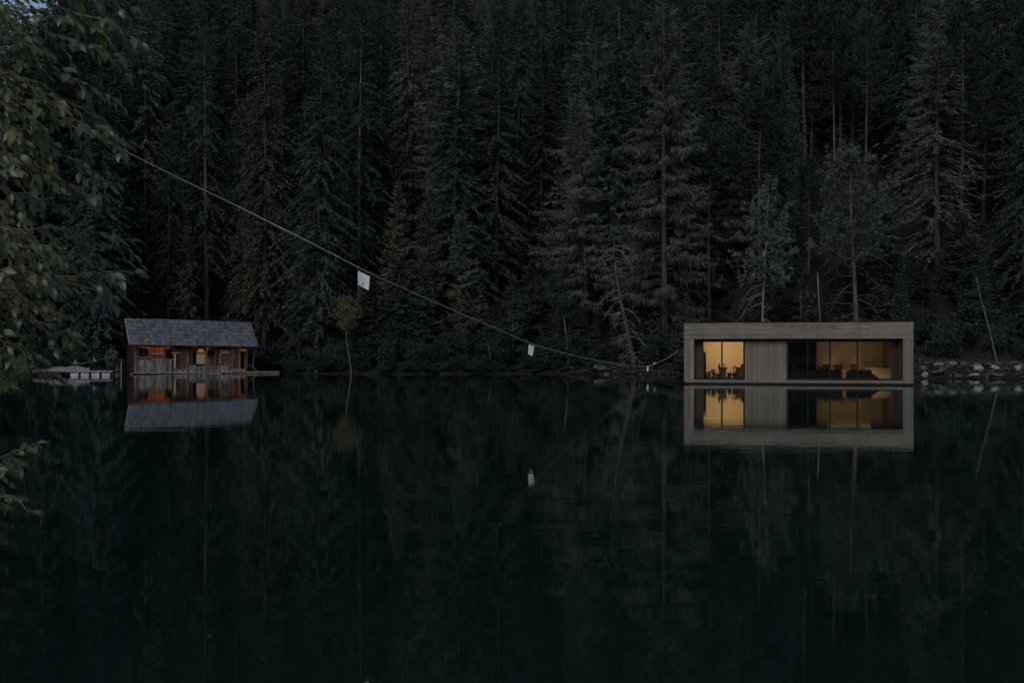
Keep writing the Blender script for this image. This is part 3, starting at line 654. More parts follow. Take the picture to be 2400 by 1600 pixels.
# walls: dark inner lining, planks in front with the openings left free
wall = MB()
wall.box(0.06, BL_-.06, .55, .62, .15, 2.55)
wall.box(.0, .08, .05, BD, .12, 2.5); wall.box(BL_-.08, BL_, .05, BD, .12, 2.5); wall.box(.08, BL_-.08, BD-.08, BD, .12, 2.5)
for u in (0.0, BL_-.08):                            # gables
    wall.add([(u, .05, 2.5), (u, BD, 2.5), (u, YR, ZR-.12), (u+.08, .05, 2.5), (u+.08, BD, 2.5), (u+.08, YR, ZR-.12)], [(0, 2, 1), (3, 4, 5), (0, 3, 5, 2), (1, 2, 5, 4), (0, 1, 4, 3)])
wall.box(.08, BL_-.08, .05, .55, .10, .15)
wall = wall.build("wall", M['hutdark'], BH)
OPEN = [(.34, 1.10, 1.44, 2.12), (4.58, 4.80, .85, 2.2), (5.78, 6.26, 1.46, 2.05), (8.48, 8.80, .35, 2.05), (2.42, 2.86, 1.25, 2.05)]
pl_mesh = {}
def plank(u0, u1, z0, z1, y, th, mat, parent, name="plank"):
    key = (round(u1-u0, 2), round(z1-z0, 1), mat, th)
    if key not in pl_mesh:
        w, h = u1-u0, z1-z0
        mb = MB(); v = [(0, 0, rs.uniform(-.02, .02)), (w-.012, 0, rs.uniform(-.02, .02)), (w-.012, th, 0), (0, th, 0), (0, 0, h), (w-.012, 0, h), (w-.012, th, h), (0, th, h)]
        mb.add(v, [(0, 3, 2, 1), (4, 5, 6, 7), (0, 1, 5, 4), (1, 2, 6, 5), (2, 3, 7, 6), (3, 0, 4, 7)])
        pl_mesh[key] = mb.mesh(name, M[mat])
    return mobj(name, pl_mesh[key], parent, (u0, y+rs.uniform(-.018, .012), z0), (rs.uniform(-.006, .006), rs.uniform(-.008, .008), 0))
u = 0.0
while u < BL_-.05:
    w = rs.choice((.16, .19, .22)); w = min(w, BL_-u); c = u+w/2
    hit = [o for o in OPEN if o[0]-.04 < c < o[1]+.04]
    if 4.80 < c < 5.62: u += w; continue              # pale shutter sits here
    z = .14
    for o in hit:
        if o[2]-z > .1: plank(u, u+w, z, o[2], 0, .035, 'hutplank', wall)
        z = o[3]
    if z < 2.4: plank(u, u+w, z, 2.44, 0, .035, 'hutplank', wall)
    u += w
def skirt(u0, u1, z0, z1, y):
    u = u0
    while u < u1-.02:
        w = min(rs.choice((.15, .18, .21)), u1-u); plank(u, u+w, z0+rs.uniform(-.04, .03), z1+rs.uniform(-.05, .03), y, .03, 'greyplank', wall); u += w
skirt(0.0, 2.9, .10, 1.2, -.13); skirt(4.3, 7.5, .10, .74, -.11); skirt(2.9, 4.3, .10, .42, -.10); skirt(7.5, 8.5, .10, .46, -.10)
# rails, ledges and posts of the front
def rail(u0, u1, z, y=-.17, h=.06, d=.10, mat='greyplank', name="rail"): return box_obj(name, M[mat], BH, 0, u1-u0, 0, d, 0, h, (u0, y, z), (0, rs.uniform(-.012, .012), 0))
rail(-.02, 1.28, 1.30); rail(1.3, 2.95, 1.19); rail(6.26, 7.5, 1.30, -.07); rail(1.28, 2.4, 1.66, -.06, .05, .06, 'paleplank'); rail(2.88, 3.5, 1.72, -.08, .07, .08, 'paleplank')
rail(7.6, 8.45, 1.38, -.06)
rail(8.46, 9.02, 1.98, -.14, .07, .2, 'paleplank', "lintel")
for u, z0, z1, mat in ((3.08, .5, 1.72, 'paleplank'), (8.82, .12, 2.3, 'hutplank'), (.0, .12, 2.4, 'hutplank'), (7.55, .2, 1.7, 'greyplank')):
    box_obj("post", M[mat], BH, 0, .12, -.10, .03, 0, z1-z0, (u, -.03, z0))
def window(u0, u1, z0, z1, arched=False):
    w = MB(); t = .06
    w.box(u0-t, u0, -.05, .06, z0-t, z1+t); w.box(u1, u1+t, -.05, .06, z0-t, z1+t); w.box(u0, u1, -.05, .06, z1, z1+t); w.box(u0-.08, u1+.08, -.10, .06, z0-t-.01, z0)
    if arched:
        for k in range(2):
            s = 1 if k else -1; c = u1 if k else u0
            w.add([(c, -.04, z1), (c-s*.14, -.04, z1), (c, -.04, z1-.16), (c, .0, z1), (c-s*.14, .0, z1), (c, .0, z1-.16)], [(0, 1, 2), (3, 5, 4), (1, 4, 5, 2)])
    f = w.build("window", M['hutplank'], BH)
    box_obj("pane", M['glass'], f, u0, u1, .03, .036, z0, z1)
    box_obj("glazing_bar", M['hutplank'], f, (u0+u1)/2-.015, (u0+u1)/2+.015, .0, .028, z0, z1)
window(.34, 1.10, 1.44, 2.12); window(5.78, 6.26, 1.46, 2.05, True)
# pale arched double shutter
sh = MB(); sh.box(4.82, 5.62, .02, .06, .80, 2.16).build("shutter_frame", M['hutdark'], BH)
shp = BH.children[-1]
for k in range(4):
    a, b = 4.87+k*.18, 4.87+(k+1)*.18-.015; hh = 2.06-(.12 if k in (0, 3) else .0)
    mb = MB(); dl, dr = (.13, 0) if k == 0 else (0, .13) if k == 3 else (.0, .0)
    v = [(a, -.03, .86), (b, -.03, .86), (b, -.03, hh-dr+.05), (a, -.03, hh-dl+.05)]; v += [(x, .015, z) for x, y, z in v]
    mb.add(v, [(0, 1, 2, 3), (7, 6, 5, 4), (0, 4, 5, 1), (1, 5, 6, 2), (2, 6, 7, 3), (3, 7, 4, 0)]); mb.build("shutter_board", M['paleplank'], shp)
box_obj("crossbar", M['hutdark'], shp, 4.85, 5.6, -.055, -.032, 1.72, 1.79)
# lamp under the eaves and pale panel (things fixed to the hut)
def on_hut(p): return BH.matrix_basis @ Vector(p)
pn = box_obj("wall_panel", M['bluepanel'], None, 0, .65, 0, .03, 0, .33); pn.matrix_world = BH.matrix_basis @ Matrix.Translation((6.79, -.08, 1.71))
tag(pn, "pale blue blank panel hung under the boathouse eaves", "sign")
def eaves_lamp(u, l, energy, label):
    e = empty("eaves_lamp"); e.matrix_world = BH.matrix_basis @ Matrix.Translation((u, -.40, 2.27)); tag(e, label, "lamp")
    MB().box(-l/2, l/2, -.045, -.03, -.05, .06).box(-l/2, l/2, -.03, .05, .045, .06).build("shade", M['hutdark'], e)
    MB().tube([(-l/2+.03, 0, .015), (l/2-.03, 0, .015)], .014, 8).build("bulb", M['bulb'], e, True)
    ld = bpy.data.lights.new("eaves_light", 'AREA'); ld.shape = 'RECTANGLE'; ld.size = l; ld.size_y = .06; ld.energy = energy; ld.color = (1.0, .40, .13)
    lo = bpy.data.objects.new("eaves_light", ld); COL.objects.link(lo); lo.parent = e; lo.location = (0, -.02, 0); lo.rotation_euler = (R(62), 0, 0)
eaves_lamp(1.6, 1.9, 13.0, "shaded warm strip lamp under the left part of the boathouse eaves")
eaves_lamp(5.2, .9, 4.0, "shaded warm strip lamp under the eaves above the pale arched shutter")
eaves_lamp(8.5, .6, 2.0, "faint shaded strip lamp under the eaves at the boathouse's right corner")
# deck, logs and jetty
for k in range(26):
    u = -.25 + k*.37
    box_obj("deck_board", M['deck'], BH, 0, .35, -.55-rs.uniform(0, .12), -.02, 0, .045, (u, 0, .09+rs.uniform(-.012, .012)))
for u, l in ((-.3, 2.1), (3.0, 1.5), (4.6, 2.0), (6.4, 1.6)):
    for q in (-.35, .6):
        MB().tube([(u, q, .0), (u+l*.5, q, .02), (u+l, q, .0)], .085, 8).build("float_log", M['log'], BH, True)
for u in (1.28, 3.2, 4.0, 4.75, 6.3, 6.55):
    MB().tube([(u, -.62, -.02), (u+.04, .2, -.02)], .075, 8).build("float_log", M['log'], BH, True)
JT = empty("jetty", on_hut((6.6, -.7, 0)), (0, 0, R(10))); tag(JT, "narrow plank jetty on short posts at the right end of the boathouse", "jetty")
for k in range(14):
    box_obj("plank", M['deck'], JT, 0, .325, -.45, .45, 0, .05, (.1+k*.34, rs.uniform(-.02, .02), .20+rs.uniform(-.008, .008)))
for q in (-.38, .36): box_obj("beam", M['deck'], JT, .05, 4.85, q, q+.06, .11, .198)
for u in (1.0, 1.6, 2.9, 3.5, 4.1, 4.7):
    for q in (-.33, .30): MB().tube([(u, q, -1.2), (u, q, .19)], .05, 7).build("post", M['greyplank'], JT, True)
bn = empty("bench", on_hut((7.55, -.62, .16)), (0, 0, R(14))); tag(bn, "low pale wooden bench on the boathouse deck by the jetty", "bench")
box_obj("seat", M['paleplank'], bn, 0, 1.15, -.14, .14, .24, .28)
for u in (.03, 1.07): box_obj("leg", M['paleplank'], bn, u, u+.05, -.12, .12, 0, .24)
box_obj("stretcher", M['hutplank'], bn, .08, 1.07, -.02, .02, .06, .11)
br = MB().box(0, 1.02, -.05, .05, -.03, .03).build("leaning_board", M['greyplank']); p0, p1 = on_hut((9.1, -.35, .86)), on_hut((9.85, -.55, .25))
br.location = p0; br.rotation_euler = (p1-p0).to_track_quat('X', 'Z').to_euler(); tag(br, "pale board leaning from the boathouse corner down to the jetty", "board")
# landing ladder left of the hut
lad = empty("landing_ladder", px_at(284, 0, 79.2)); lad.location.z = 0; tag(lad, "thin metal landing ladder with flat top left of the boathouse wall", "ladder")
for u, h in ((0, 1.15), (-.36, .98)): MB().tube([(u, 0, -.8), (u, 0, h)], .028, 6).build("stile", M['metal'], lad, True)
for h in (.1, .4, .62): MB().tube([(-.36, 0, h), (0, 0, h)], .016, 5).build("rung", M['metal'], lad, True)
box_obj("top_plate", M['greyplank'], lad, -.2, .2, -.1, .1, 1.15, 1.19)

# ------------------------------------------------------------------ left dock
DK = empty("floating_dock", (X(168, 75.5), 75.5, 0)); tag(DK, "low floating dock with pale pontoon blocks left of the boathouse", "dock")
for k in range(11): box_obj("deck_board", M['deck'], DK, 0, .29, -.55, .55, 0, .05, (k*.305, 0, .33+rs.uniform(-.006, .006)))
box_obj("edge_beam", M['deck'], DK, 0, 3.35, -.60, -.551, .27, .39)
for k in range(4): MB().box(.12+k*.79, .12+k*.79+.60, -.5, .5, .02, .22).build("pontoon", M['floatbody'], DK)
MB().box(0, 3.3, -.48, .48, .225, .325).build("bearer", M['hutdark'], DK)
bt = empty("covered_boat", (X(140, 76.2), 76.2, 0)); tag(bt, "low boat under a sagging brown tarpaulin beside the left dock", "boat")
n = 15; v = []; f = []
for i in range(n):
    t = i/(n-1)
    for j in range(7):
        q = j/6*2-1; h = (1-q*q)**.5 if abs(q) < 1 else 0
        v.append((-2.0+4.4*t, q*.62*math.sin(math.pi*(.08+.84*t))**.6, .30+(.42*math.sin(math.pi*(.1+.6*t))**1.5)*h+.05*math.sin(t*19)*h))
for i in range(n-1):
    for j in range(6): f.append((i*7+j, (i+1)*7+j, (i+1)*7+j+1, i*7+j+1))
MB().add(v, f).build("tarpaulin", M['tarp'], bt, True)
n = 9; v = []; f = []
for i in range(n):
    t = i/(n-1); w = .58*math.sin(math.pi*(.08+.84*t))**.6
    for q, z in ((-1, .30), (-.8, .05), (0, -.08), (.8, .05), (1, .30)): v.append((-2.0+4.4*t, q*w, z))
for i in range(n-1):
    for j in range(4): f.append((i*5+j, i*5+j+1, (i+1)*5+j+1, (i+1)*5+j))
MB().add(v, f).build("hull", M['hutdark'], bt, True)
st = empty("turquoise_strap", px_at(175, 852, 79.5)); a = st.location
q = [px_at(p, r, d)-a for p, r, d in ((168, 856, 79.5), (175, 852, 79.5), (190, 851.5, 79.6), (205, 850, 79.8), (219, 847, 80), (235, 843, 80.2), (250, 840, 80.5))]
MB().tube([tuple(p) for p in q], .03, 5).build("strap", M['turquoise'], st, True)
for i, h in ((1, .30), (4, .32)):
    p = q[i]; MB().add([(p.x-.12, p.y, p.z), (p.x+.28, p.y, p.z), (p.x+.03, p.y+.02, p.z+h), (p.x-.12, p.y+.05, p.z), (p.x+.28, p.y+.05, p.z), (p.x+.03, p.y+.06, p.z+h)], [(0, 1, 2), (3, 5, 4), (0, 3, 4, 1), (1, 4, 5, 2), (2, 5, 3, 0)]).build("fin", M['turquoise'], st)
MB().tube([(q[0].x-.1, q[0].y, -a.z+.3), tuple(q[0])], .03, 5).build("stake", M['bark_dark'], st); MB().tube([(q[6].x+.1, q[6].y, -a.z+.3), tuple(q[6])], .03, 5).build("stake", M['bark_dark'], st)
tag(st, "thin turquoise strap with two upright fins slung above the left dock", "strap")

# ------------------------------------------------------------------ floating house
HD = 57.2
PHI = R(9.9)                                         # the front is turned towards the near shore
HC = Vector((X(1603, HD), HD, 0)); cP, sP = math.cos(PHI), math.sin(PHI)
HM = Matrix.Translation(HC) @ Matrix.Rotation(-PHI, 4, 'Z')
def hx(px, y):                                       # along the front, in the house's own frame
    k = (px-1200)/F
    return (k*(HC.y + y*cP) - HC.x - y*sP)/(cP + k*sP)
def hw(px, y, z=0.0): return HM @ Vector((hx(px, y), y, z))
hx0, hx1 = 0.0, hx(2141, 0); zt, zb = Z(757, HD), .10
ox0, ox1 = hx(1626, 0), hx(2117, 0); zf = Z(794, HD); zl = Z(889.5, HD)
DEP, RC = 6.0, .38                                   # depth of the house, recess of the glazing
FH = empty("floating_house", HC, (0, 0, -PHI)); tag(FH, "modern flat-roofed timber house floating on the lake with lit windows", "house")
cx = 0.0
def hbox(name, mat, x0, x1, y0, y1, z0, z1, parent=None): return MB().box(x0-cx, x1-cx, y0, y1, z0, z1).build(name, M[mat], parent or FH)
hbox("float_hull", 'black_metal', hx0+.06, hx1-.06, .08, DEP-.05, -.35, .095)
hbox("roof", 'larchwood', hx0+.03, hx1-.03, .035, DEP, zf+.0, zt-.03)
hbox("roof_edging", 'black_metal', hx0+.0, hx1+.0, .0, DEP+.02, zt, zt+.035)
sw = [hbox("side_wall", 'larchwood', hx0+.03, ox0-.0, .035, DEP, zb, zf), hbox("side_wall", 'larchwood', ox1, hx1-.03, .035, DEP, zb, zf)]
fl = hbox("floor", 'inner_floor', ox0, ox1, RC+.02, DEP, zb, zl-.02)
hbox("rear_wall", 'plaster', ox0, ox1, DEP-.14, DEP-.01, zl-.02, zf)
# fascia of six long boards, each in three lengths
nb = 6; hb = (zt-zf)/nb; L3 = (hx1-hx0)
for r in range(nb):
    cuts = sorted([0, L3] + [L3*(((r*.37+.21) % 1)*.4+.12), L3*(((r*.53+.11) % 1)*.3+.6)])
    for a, b in zip(cuts[:-1], cuts[1:]):
        hbox("fascia_board", 'larchwood', hx0+a+.002, hx0+b-.002, 0, .034, zf+r*hb+.005, zf+(r+1)*hb-.009)
for a, b in ((hx0, ox0), (ox1, hx1)):
    k = 5; w = (b-a)/k
    for i in range(k): hbox("frame_board", 'larchwood_v', a+i*w+.004, a+(i+1)*w-.006, .001, .034, zb, zf-.004)
for z0, z1 in ((zb, zb+(zl-zb)*.5), (zb+(zl-zb)*.5, zl)):
    hbox("sill_board", 'larchwood', ox0+.003, ox1-.003, .001, .036, z0+.004, z1-.005)
for i in range(3): hbox("ledge_board", 'larchwood', ox0+.003, ox1-.003, .04+i*.112, .145+i*.112, zl-.05, zl-.006)
hbox("soffit", 'black_metal', ox0+.002, ox1-.002, .036, RC, zf-.02, zf-.001)
# slatted panel between the windows
pa, pb = hx(1746, RC), hx(1843.5, RC)
hbox("panel_backing", 'dark_wood', pa, pb, RC+.04, RC+.16, zl, zf-.02)
ns = 26; w = (pb-pa)/ns
for i in range(ns): hbox("slat", 'larchwood_v', pa+i*w+.006, pa+(i+1)*w-.006, RC-.008*(i % 3), RC+.038, zl-.004, zf-.022)
yw = RC+.05
def win(px0, px1, mull, faint=()):
    d = yw; a, b = hx(px0, d), hx(px1, d); t = .10; top, bot = zf-.022, zl-.004
    fr = MB(); fr.box(a-cx, a+t-cx, yw-.05, yw+.05, bot, top); fr.box(b-t-cx, b-cx, yw-.05, yw+.05, bot, top)
    fr.box(a+t-cx, b-t-cx, yw-.05, yw+.05, top-.15, top); fr.box(a+t-cx, b-t-cx, yw-.05, yw+.05, bot, bot+.10)
    fr = fr.build("window", M['black_metal'], FH)
    xs = [a+t] + [hx(m, d) for m in mull] + [b-t]
    for m in mull: hbox("mullion", 'black_metal', hx(m, d)-(.03 if m in faint else .045), hx(m, d)+(.03 if m in faint else .045), yw-.04, yw+.04, bot+.10, top-.15, fr)
    for p, q in zip(xs[:-1], xs[1:]): hbox("pane", 'glass', p+.045, q-.045, yw-.006, yw+.006, bot+.10, top-.15, fr)
win(1626.5, 1746, (1692,)); win(1844, 2116.5, (1893, 1945, 2009.5), (1893,))
# inner partitions
hbox("partition", 'plaster', pa+.9, pa+1.05, RC+.3, DEP-.14, zl-.02, zf)
hbox("partition", 'dark_wood', pb+.02, pb+.12, RC+.3, DEP-.14, zl-.02, zf)
hbox("inner_ceiling", 'plaster', ox0, pb, RC+.12, DEP-.14, zf-.06, zf-.005); hbox("inner_ceiling", 'dark_wood', pb+.003, ox1, RC+.12, DEP-.14, zf-.06, zf-.005)  # right ceiling coloured dark, shade put into it to dim its lake reflection
zfl = zl-.02
# --- things in the left room
def strip(name, px, y, l, energy, col, label, sx=.25, z=zf-.075):
    e = empty(name, hw(px, y, z), (0, 0, -PHI)); tag(e, label, "lamp")
    MB().box(-l/2, l/2, -.05, .05, -.015, 0).build("diffuser", M['lamp'], e); MB().box(-l/2-.02, l/2+.02, -.07, .07, 0, .012).build("housing", M['black_metal'], e)
    d = bpy.data.lights.new("lamp_light", 'AREA'); d.shape = 'RECTANGLE'; d.size = l; d.size_y = sx; d.energy = energy; d.color = col
    o = bpy.data.objects.new("lamp_light", d); COL.objects.link(o); o.parent = e; o.location = (0, 0, -.03); o.rotation_euler = (R(52), 0, 0)
    return e
WARM = (1.0, .58, .26)
strip("ceiling_lamp", 1700, 3.6, 2.2, 80.0, WARM, "warm linear lamp on the ceiling of the bright left room")
strip("ceiling_lamp", 1990, 3.6, 2.4, 12.0, WARM, "dim linear lamp on the ceiling of the wide right room")
def curtain(px0, px1, y, mat, label):
    a, b = hx(px0, y), hx(px1, y); n = 26; v = []; f = []
    for i in range(n):
        t = i/(n-1); q = .05*math.sin(t*math.pi*7)
        v += [(a+(b-a)*t, y+q, zfl+.02), (a+(b-a)*t, y+q*.8, zf-.08), (a+(b-a)*t, y+q+.012, zfl+.02), (a+(b-a)*t, y+q*.8+.012, zf-.08)]
    for i in range(n-1): b4 = i*4; f += [(b4, b4+4, b4+5, b4+1), (b4+2, b4+3, b4+7, b4+6)]
    o = MB().add(v, f).build("curtain", M[mat], None, True, loc=HC, rot=(0, 0, -PHI)); tag(o, label, "curtain"); return o
curtain(1630, 1649, .75, 'curtain', "brown curtain drawn to the left side of the bright left room")
curtain(2092, 2108, .75, 'curtain_grey', "grey curtain drawn to the right end of the wide right room")
def turned(name, px, y, prof, mat, label, cat, z=None, n=14):
    o = MB().lathe(prof, n).build(name, M[mat], None, True); o.location = hw(px, y, zfl if z is None else z); tag(o, label, cat); return o
# tall narrow cupboard behind curtain edge
cb_ = empty("cupboard", hw(1645, 2.2, zfl), (0, 0, -PHI)); tag(cb_, "tall narrow brown cupboard at the left end of the bright left room", "cupboard")
box_obj("carcass", M['mid_wood'], cb_, -.42, .24, -.2, .25, 0, 1.55); box_obj("door", M['mid_wood'], cb_, -.41, .23, -.222, -.203, .04, 1.52); box_obj("top", M['dark_wood'], cb_, -.44, .26, -.23, .27, 1.553, 1.59)
# pedestal table with glassware
tb_ = empty("side_table", hw(1694, 1.9, zfl), (0, 0, -PHI)); tag(tb_, "pedestal table with thin top standing at the mullion of the left window", "table")
box_obj("table_top", M['dark_wood'], tb_, -.29, .29, -.25, .25, .66, .70)
mb = MB(); mb.add([(-.20, -.15, 0), (.16, -.15, 0), (.16, .15, 0), (-.20, .15, 0), (-.24, -.18, .655), (.22, -.18, .655), (.22, .18, .655), (-.24, .18, .655)], [(0, 3, 2, 1), (4, 5, 6, 7), (0, 1, 5, 4), (1, 2, 6, 5), (2, 3, 7, 6), (3, 0, 4, 7)]); mb.build("pedestal", M['mid_wood'], tb_)
turned("carafe", 1686, 1.9, [(.05, 0), (.06, .03), (.06, .10), (.025, .16), (.02, .22), (.03, .25)], 'ceramic', "slim carafe on the pedestal table in the left room", "carafe", zfl+.70)
turned("drinking_glass", 1697, 1.9, [(.04, 0), (.012, .01), (.012, .09), (.045, .12), (.04, .20)], 'ceramic', "stemmed glass on the pedestal table in the left room", "glass", zfl+.70)
# counter at the right of the left room
ct = empty("counter", hw(1733, 2.3, zfl), (0, 0, -PHI)); tag(ct, "panelled wooden counter with overhanging top at right in the bright left room", "counter")
box_obj("cabinet", M['mid_wood'], ct, -.22, .62, -.25, .25, 0, .66); box_obj("worktop", M['dark_wood'], ct, -.42, .66, -.28, .28, .66, .70); MB().lathe([(.05, 0), (.02, .02), (.02, .66)], 8, (-.34, 0, 0)).build("leg", M['dark_wood'], ct)
turned("vase", 1740, 2.3, [(.06, 0), (.10, .06), (.09, .14), (.05, .18), (.06, .21)], 'ceramic', "dark squat vase on the counter in the left room", "vase", zfl+.70)
turned("bowl", 1723, 2.3, [(.03, 0), (.07, .05), (.09, .07)], 'ceramic', "small dark bowl at the left end of the counter in the left room", "bowl", zfl+.70)
def pot_plant(px, y, h, w, label, seed):
    e = empty("pot_plant", hw(px, y, zfl), (0, 0, -PHI)); tag(e, label, "plant"); g = np.random.default_rng(seed)
    MB().lathe([(.08, 0), (.12, .16), (.13, .2), (.10, .2)], 12).build("pot", M['ceramic'], e, True)
    n = 90; d = unit(g.normal(0, .6, (n, 3))+np.array([0, 0, .8])); base = np.array([0, 0, .2])+d*g.uniform(0, .5, (n, 1))*np.array([w, w, h])
    MB().quads(kites(base, d, g.uniform(.08, .18, n), g.uniform(.04, .08, n), g), 0).build("foliage", M['plant'], e)
pot_plant(1653, 1.3, .35, .5, "low bushy pot plant beside the curtain in the left room", 1)
pot_plant(1672, 1.5, .75, .45, "tallest dark pot plant left of the pedestal table in the left room", 2)
pot_plant(1683, 1.2, .14, .4, "low creeping pot plant at the foot of the pedestal table", 3)
pot_plant(1709, 1.5, .22, .35, "small pot plant between pedestal table and counter in the left room", 4)
pot_plant(1722, 1.3, .30, .45, "round pot plant in front of the counter in the left room", 5)
turned("floor_vase", 1662, 1.4, [(.06, 0), (.075, .1), (.06, .38), (.065, .46), (.05, .46)], 'ceramic', "slim dark floor vase left of the tallest plant in the left room", "vase")
# --- things in the right room
wr = empty("wardrobe", hw(1879, 2.6, zfl), (0, 0, -PHI)); tag(wr, "dark full-height wardrobe at the left end of the wide right room", "wardrobe")
wa, wb = hx(1846, 2.6)-hx(1879, 2.6), hx(1914, 2.6)-hx(1879, 2.6)
box_obj("carcass", M['dark_wood'], wr, wa, wb, 0, .6, 0, zf-.07-zfl)
for i in range(2): box_obj("door", M['dark_cloth'], wr, wa+(wb-wa)*i/2+.01, wa+(wb-wa)*(i+1)/2-.01, -.022, -.003, .03, zf-.1-zfl)
def sofa(px0, px1, y, h, label, arm_h, back_h):
    a, b = hx(px0, y), hx(px1, y); e = empty("sofa", HM @ Vector(((a+b)/2, y, zfl)), (0, 0, -PHI)); tag(e, label, "sofa"); l = (b-a)/2
    box_obj("base", M['dark_cloth'], e, -l, l, -.4, .4, .06, .30); box_obj("backrest", M['dark_cloth'], e, -l, l, -.42, -.22, .30, back_h)
    for i in range(2): box_obj("cushion", M['dark_cloth'], e, -l+.14+(l-.14)*i+.01, -l+.14+(l-.14)*(i+1)-.01, -.21, .38, .303, .45)
    for s in (-1, 1): box_obj("armrest", M['dark_cloth'], e, min(s*l, s*(l-.13)), max(s*l, s*(l-.13)), -.215, .42, .305, arm_h)
    for s in (-1, 1):
        for q in (-.36, .33): box_obj("foot", M['dark_wood'], e, s*(l-.1)-.02, s*(l-.1)+.02, q, q+.04, 0, .06)
    return e
sofa(1889, 1969, 1.2, .6, "long dark sofa with its back to the window in the right room", .5, .60)
s2 = sofa(1986, 2040, 1.2, .6, "shorter dark sofa right of the long sofa in the right room", .5, .58)
mb = MB(); mb.add([(0, -.35, .0), (.55, -.35, 0), (.12, -.35, .34), (0, -.35, .40), (0, .35, 0), (.55, .35, 0), (.12, .35, .34), (0, .35, .40)], [(0, 1, 2, 3), (7, 6, 5, 4), (0, 4, 5, 1), (1, 5, 6, 2), (2, 6, 7, 3), (3, 7, 4, 0)])
o = mb.build("floor_cushion", M['dark_cloth']); o.location = hw(2041, 1.25, zfl); o.rotation_euler = (0, 0, -PHI); tag(o, "dark sloping floor cushion against the right end of the shorter sofa", "cushion")
dt = empty("dining_table", hw(1972, 2.9, zfl), (0, 0, -PHI)); tag(dt, "long thin-topped dining table behind the sofas in the right room", "table")
box_obj("table_top", M['dark_wood'], dt, -1.35, 1.42, -.4, .4, .70, .745)
for s in (-1.25, 1.30):
    for q in (-.34, .28): box_obj("leg", M['dark_wood'], dt, s, s+.06, q, q+.06, 0, .70)
def chair(px, y, rz, label):
    e = empty("chair", hw(px, y, zfl), (0, 0, -PHI)); tag(e, label, "chair", "dining chairs in the right room")
    box_obj("seat", M['dark_wood'], e, -.21, .21, -.21, .21, .42, .46); box_obj("backrest", M['dark_wood'], e, -.21, .21, .19, .22, .52, .84)
    for a in (-.19, .16):
        for b in (-.19, .16): box_obj("leg", M['dark_wood'], e, a, a+.03, b, b+.03, 0, .42)
    for a in (-.2, .17): box_obj("stile", M['dark_wood'], e, a, a+.03, .19, .22, .461, .52)
chair(1936, 3.7, 0, "left dining chair on the far side of the long table"); chair(1966, 3.7, 0, "middle dining chair on the far side of the long table"); chair(2002, 3.7, 0, "right dining chair on the far side of the long table")
ac = empty("armchair", hw(1867, 1.5, zfl), (0, 0, -PHI)); tag(ac, "dark high-backed armchair at the left end of the right window", "chair")
box_obj("seat", M['dark_cloth'], ac, -.35, .38, -.35, .35, .12, .44); box_obj("backrest", M['dark_cloth'], ac, -.33, -.1, -.34, .34, .44, .92)
for q in (-.36, .26): box_obj("armrest", M['dark_cloth'], ac, -.09, .36, q, q+.1, .441, .6)
for a in (-.3, .3):
    for q in (-.3, .3): box_obj("foot", M['dark_wood'], ac, a-.02, a+.02, q-.02, q+.02, 0, .12)
turned("jug", 1973, 2.85, [(.05, 0), (.07, .08), (.04, .16), (.05, .22)], 'ceramic', "dark jug standing mid-table in the right room", "jug", zfl+.745)
turned("lidded_pot", 2002, 2.85, [(.09, 0), (.11, .05), (.09, .11), (.02, .13), (.02, .16)], 'ceramic', "squat dark pot at the right of the long table", "pot", zfl+.745)
turned("lidded_pot", 1934, 2.85, [(.08, 0), (.10, .06), (.06, .12), (.02, .15)], 'ceramic', "squat dark pot at the left of the long table", "pot", zfl+.745)
for k, p in enumerate((1952, 1957, 1963)):
    turned("tumbler", p, 2.8, [(.03, 0), (.036, .10)], 'ceramic', ["leftmost", "middle", "rightmost"][k] + " of three tumblers left of the dark jug on the long table", "tumbler", zfl+.745)
lw = empty("low_divider", hw(2068, 3.3, zfl), (0, 0, -PHI)); tag(lw, "low cream divider glowing amber at the right of the wide right room", "divider")
mb = MB(); v = []; f = []
n = 14; a, b = hx(2022, 3.3)-hx(2068, 3.3), hx(2110, 3.3)-hx(2068, 3.3)
for i in range(n):
    t = i/(n-1); v += [(a+(b-a)*t, .35*t*t, 0), (a+(b-a)*t, .35*t*t, .70-.10*t*t), (a+(b-a)*t, .35*t*t+.1, .70-.10*t*t), (a+(b-a)*t, .35*t*t+.1, 0)]
for i in range(n-1): q = i*4; f += [(q, q+4, q+5, q+1), (q+1, q+5, q+6, q+2), (q+2, q+6, q+7, q+3)]
MB().add(v, f).build("panel", M['cream_cloth'], lw, True); MB().box(a, b, -.02, .0, 0, .04).build("plinth", M['mid_wood'], lw)
fl_ = empty("floor_lamp", hw(2024, 1.9, zfl), (0, 0, -PHI)); tag(fl_, "low warm floor lamp hidden behind the sofa, lighting the cream divider", "lamp")
MB().lathe([(.09, 0), (.09, .02), (.012, .03), (.012, .10)], 12).build("base", M['black_metal'], fl_); MB().lathe([(.05, .10), (.07, .14), (.06, .20), (.02, .22)], 12).build("shade", M['lamp'], fl_, True)
d = bpy.data.lights.new("floor_light", 'POINT'); d.energy = 36.0; d.color = WARM; d.shadow_soft_size = .08
o = bpy.data.objects.new("floor_light", d); COL.objects.link(o); o.parent = fl_; o.location = (0, 0, .30)

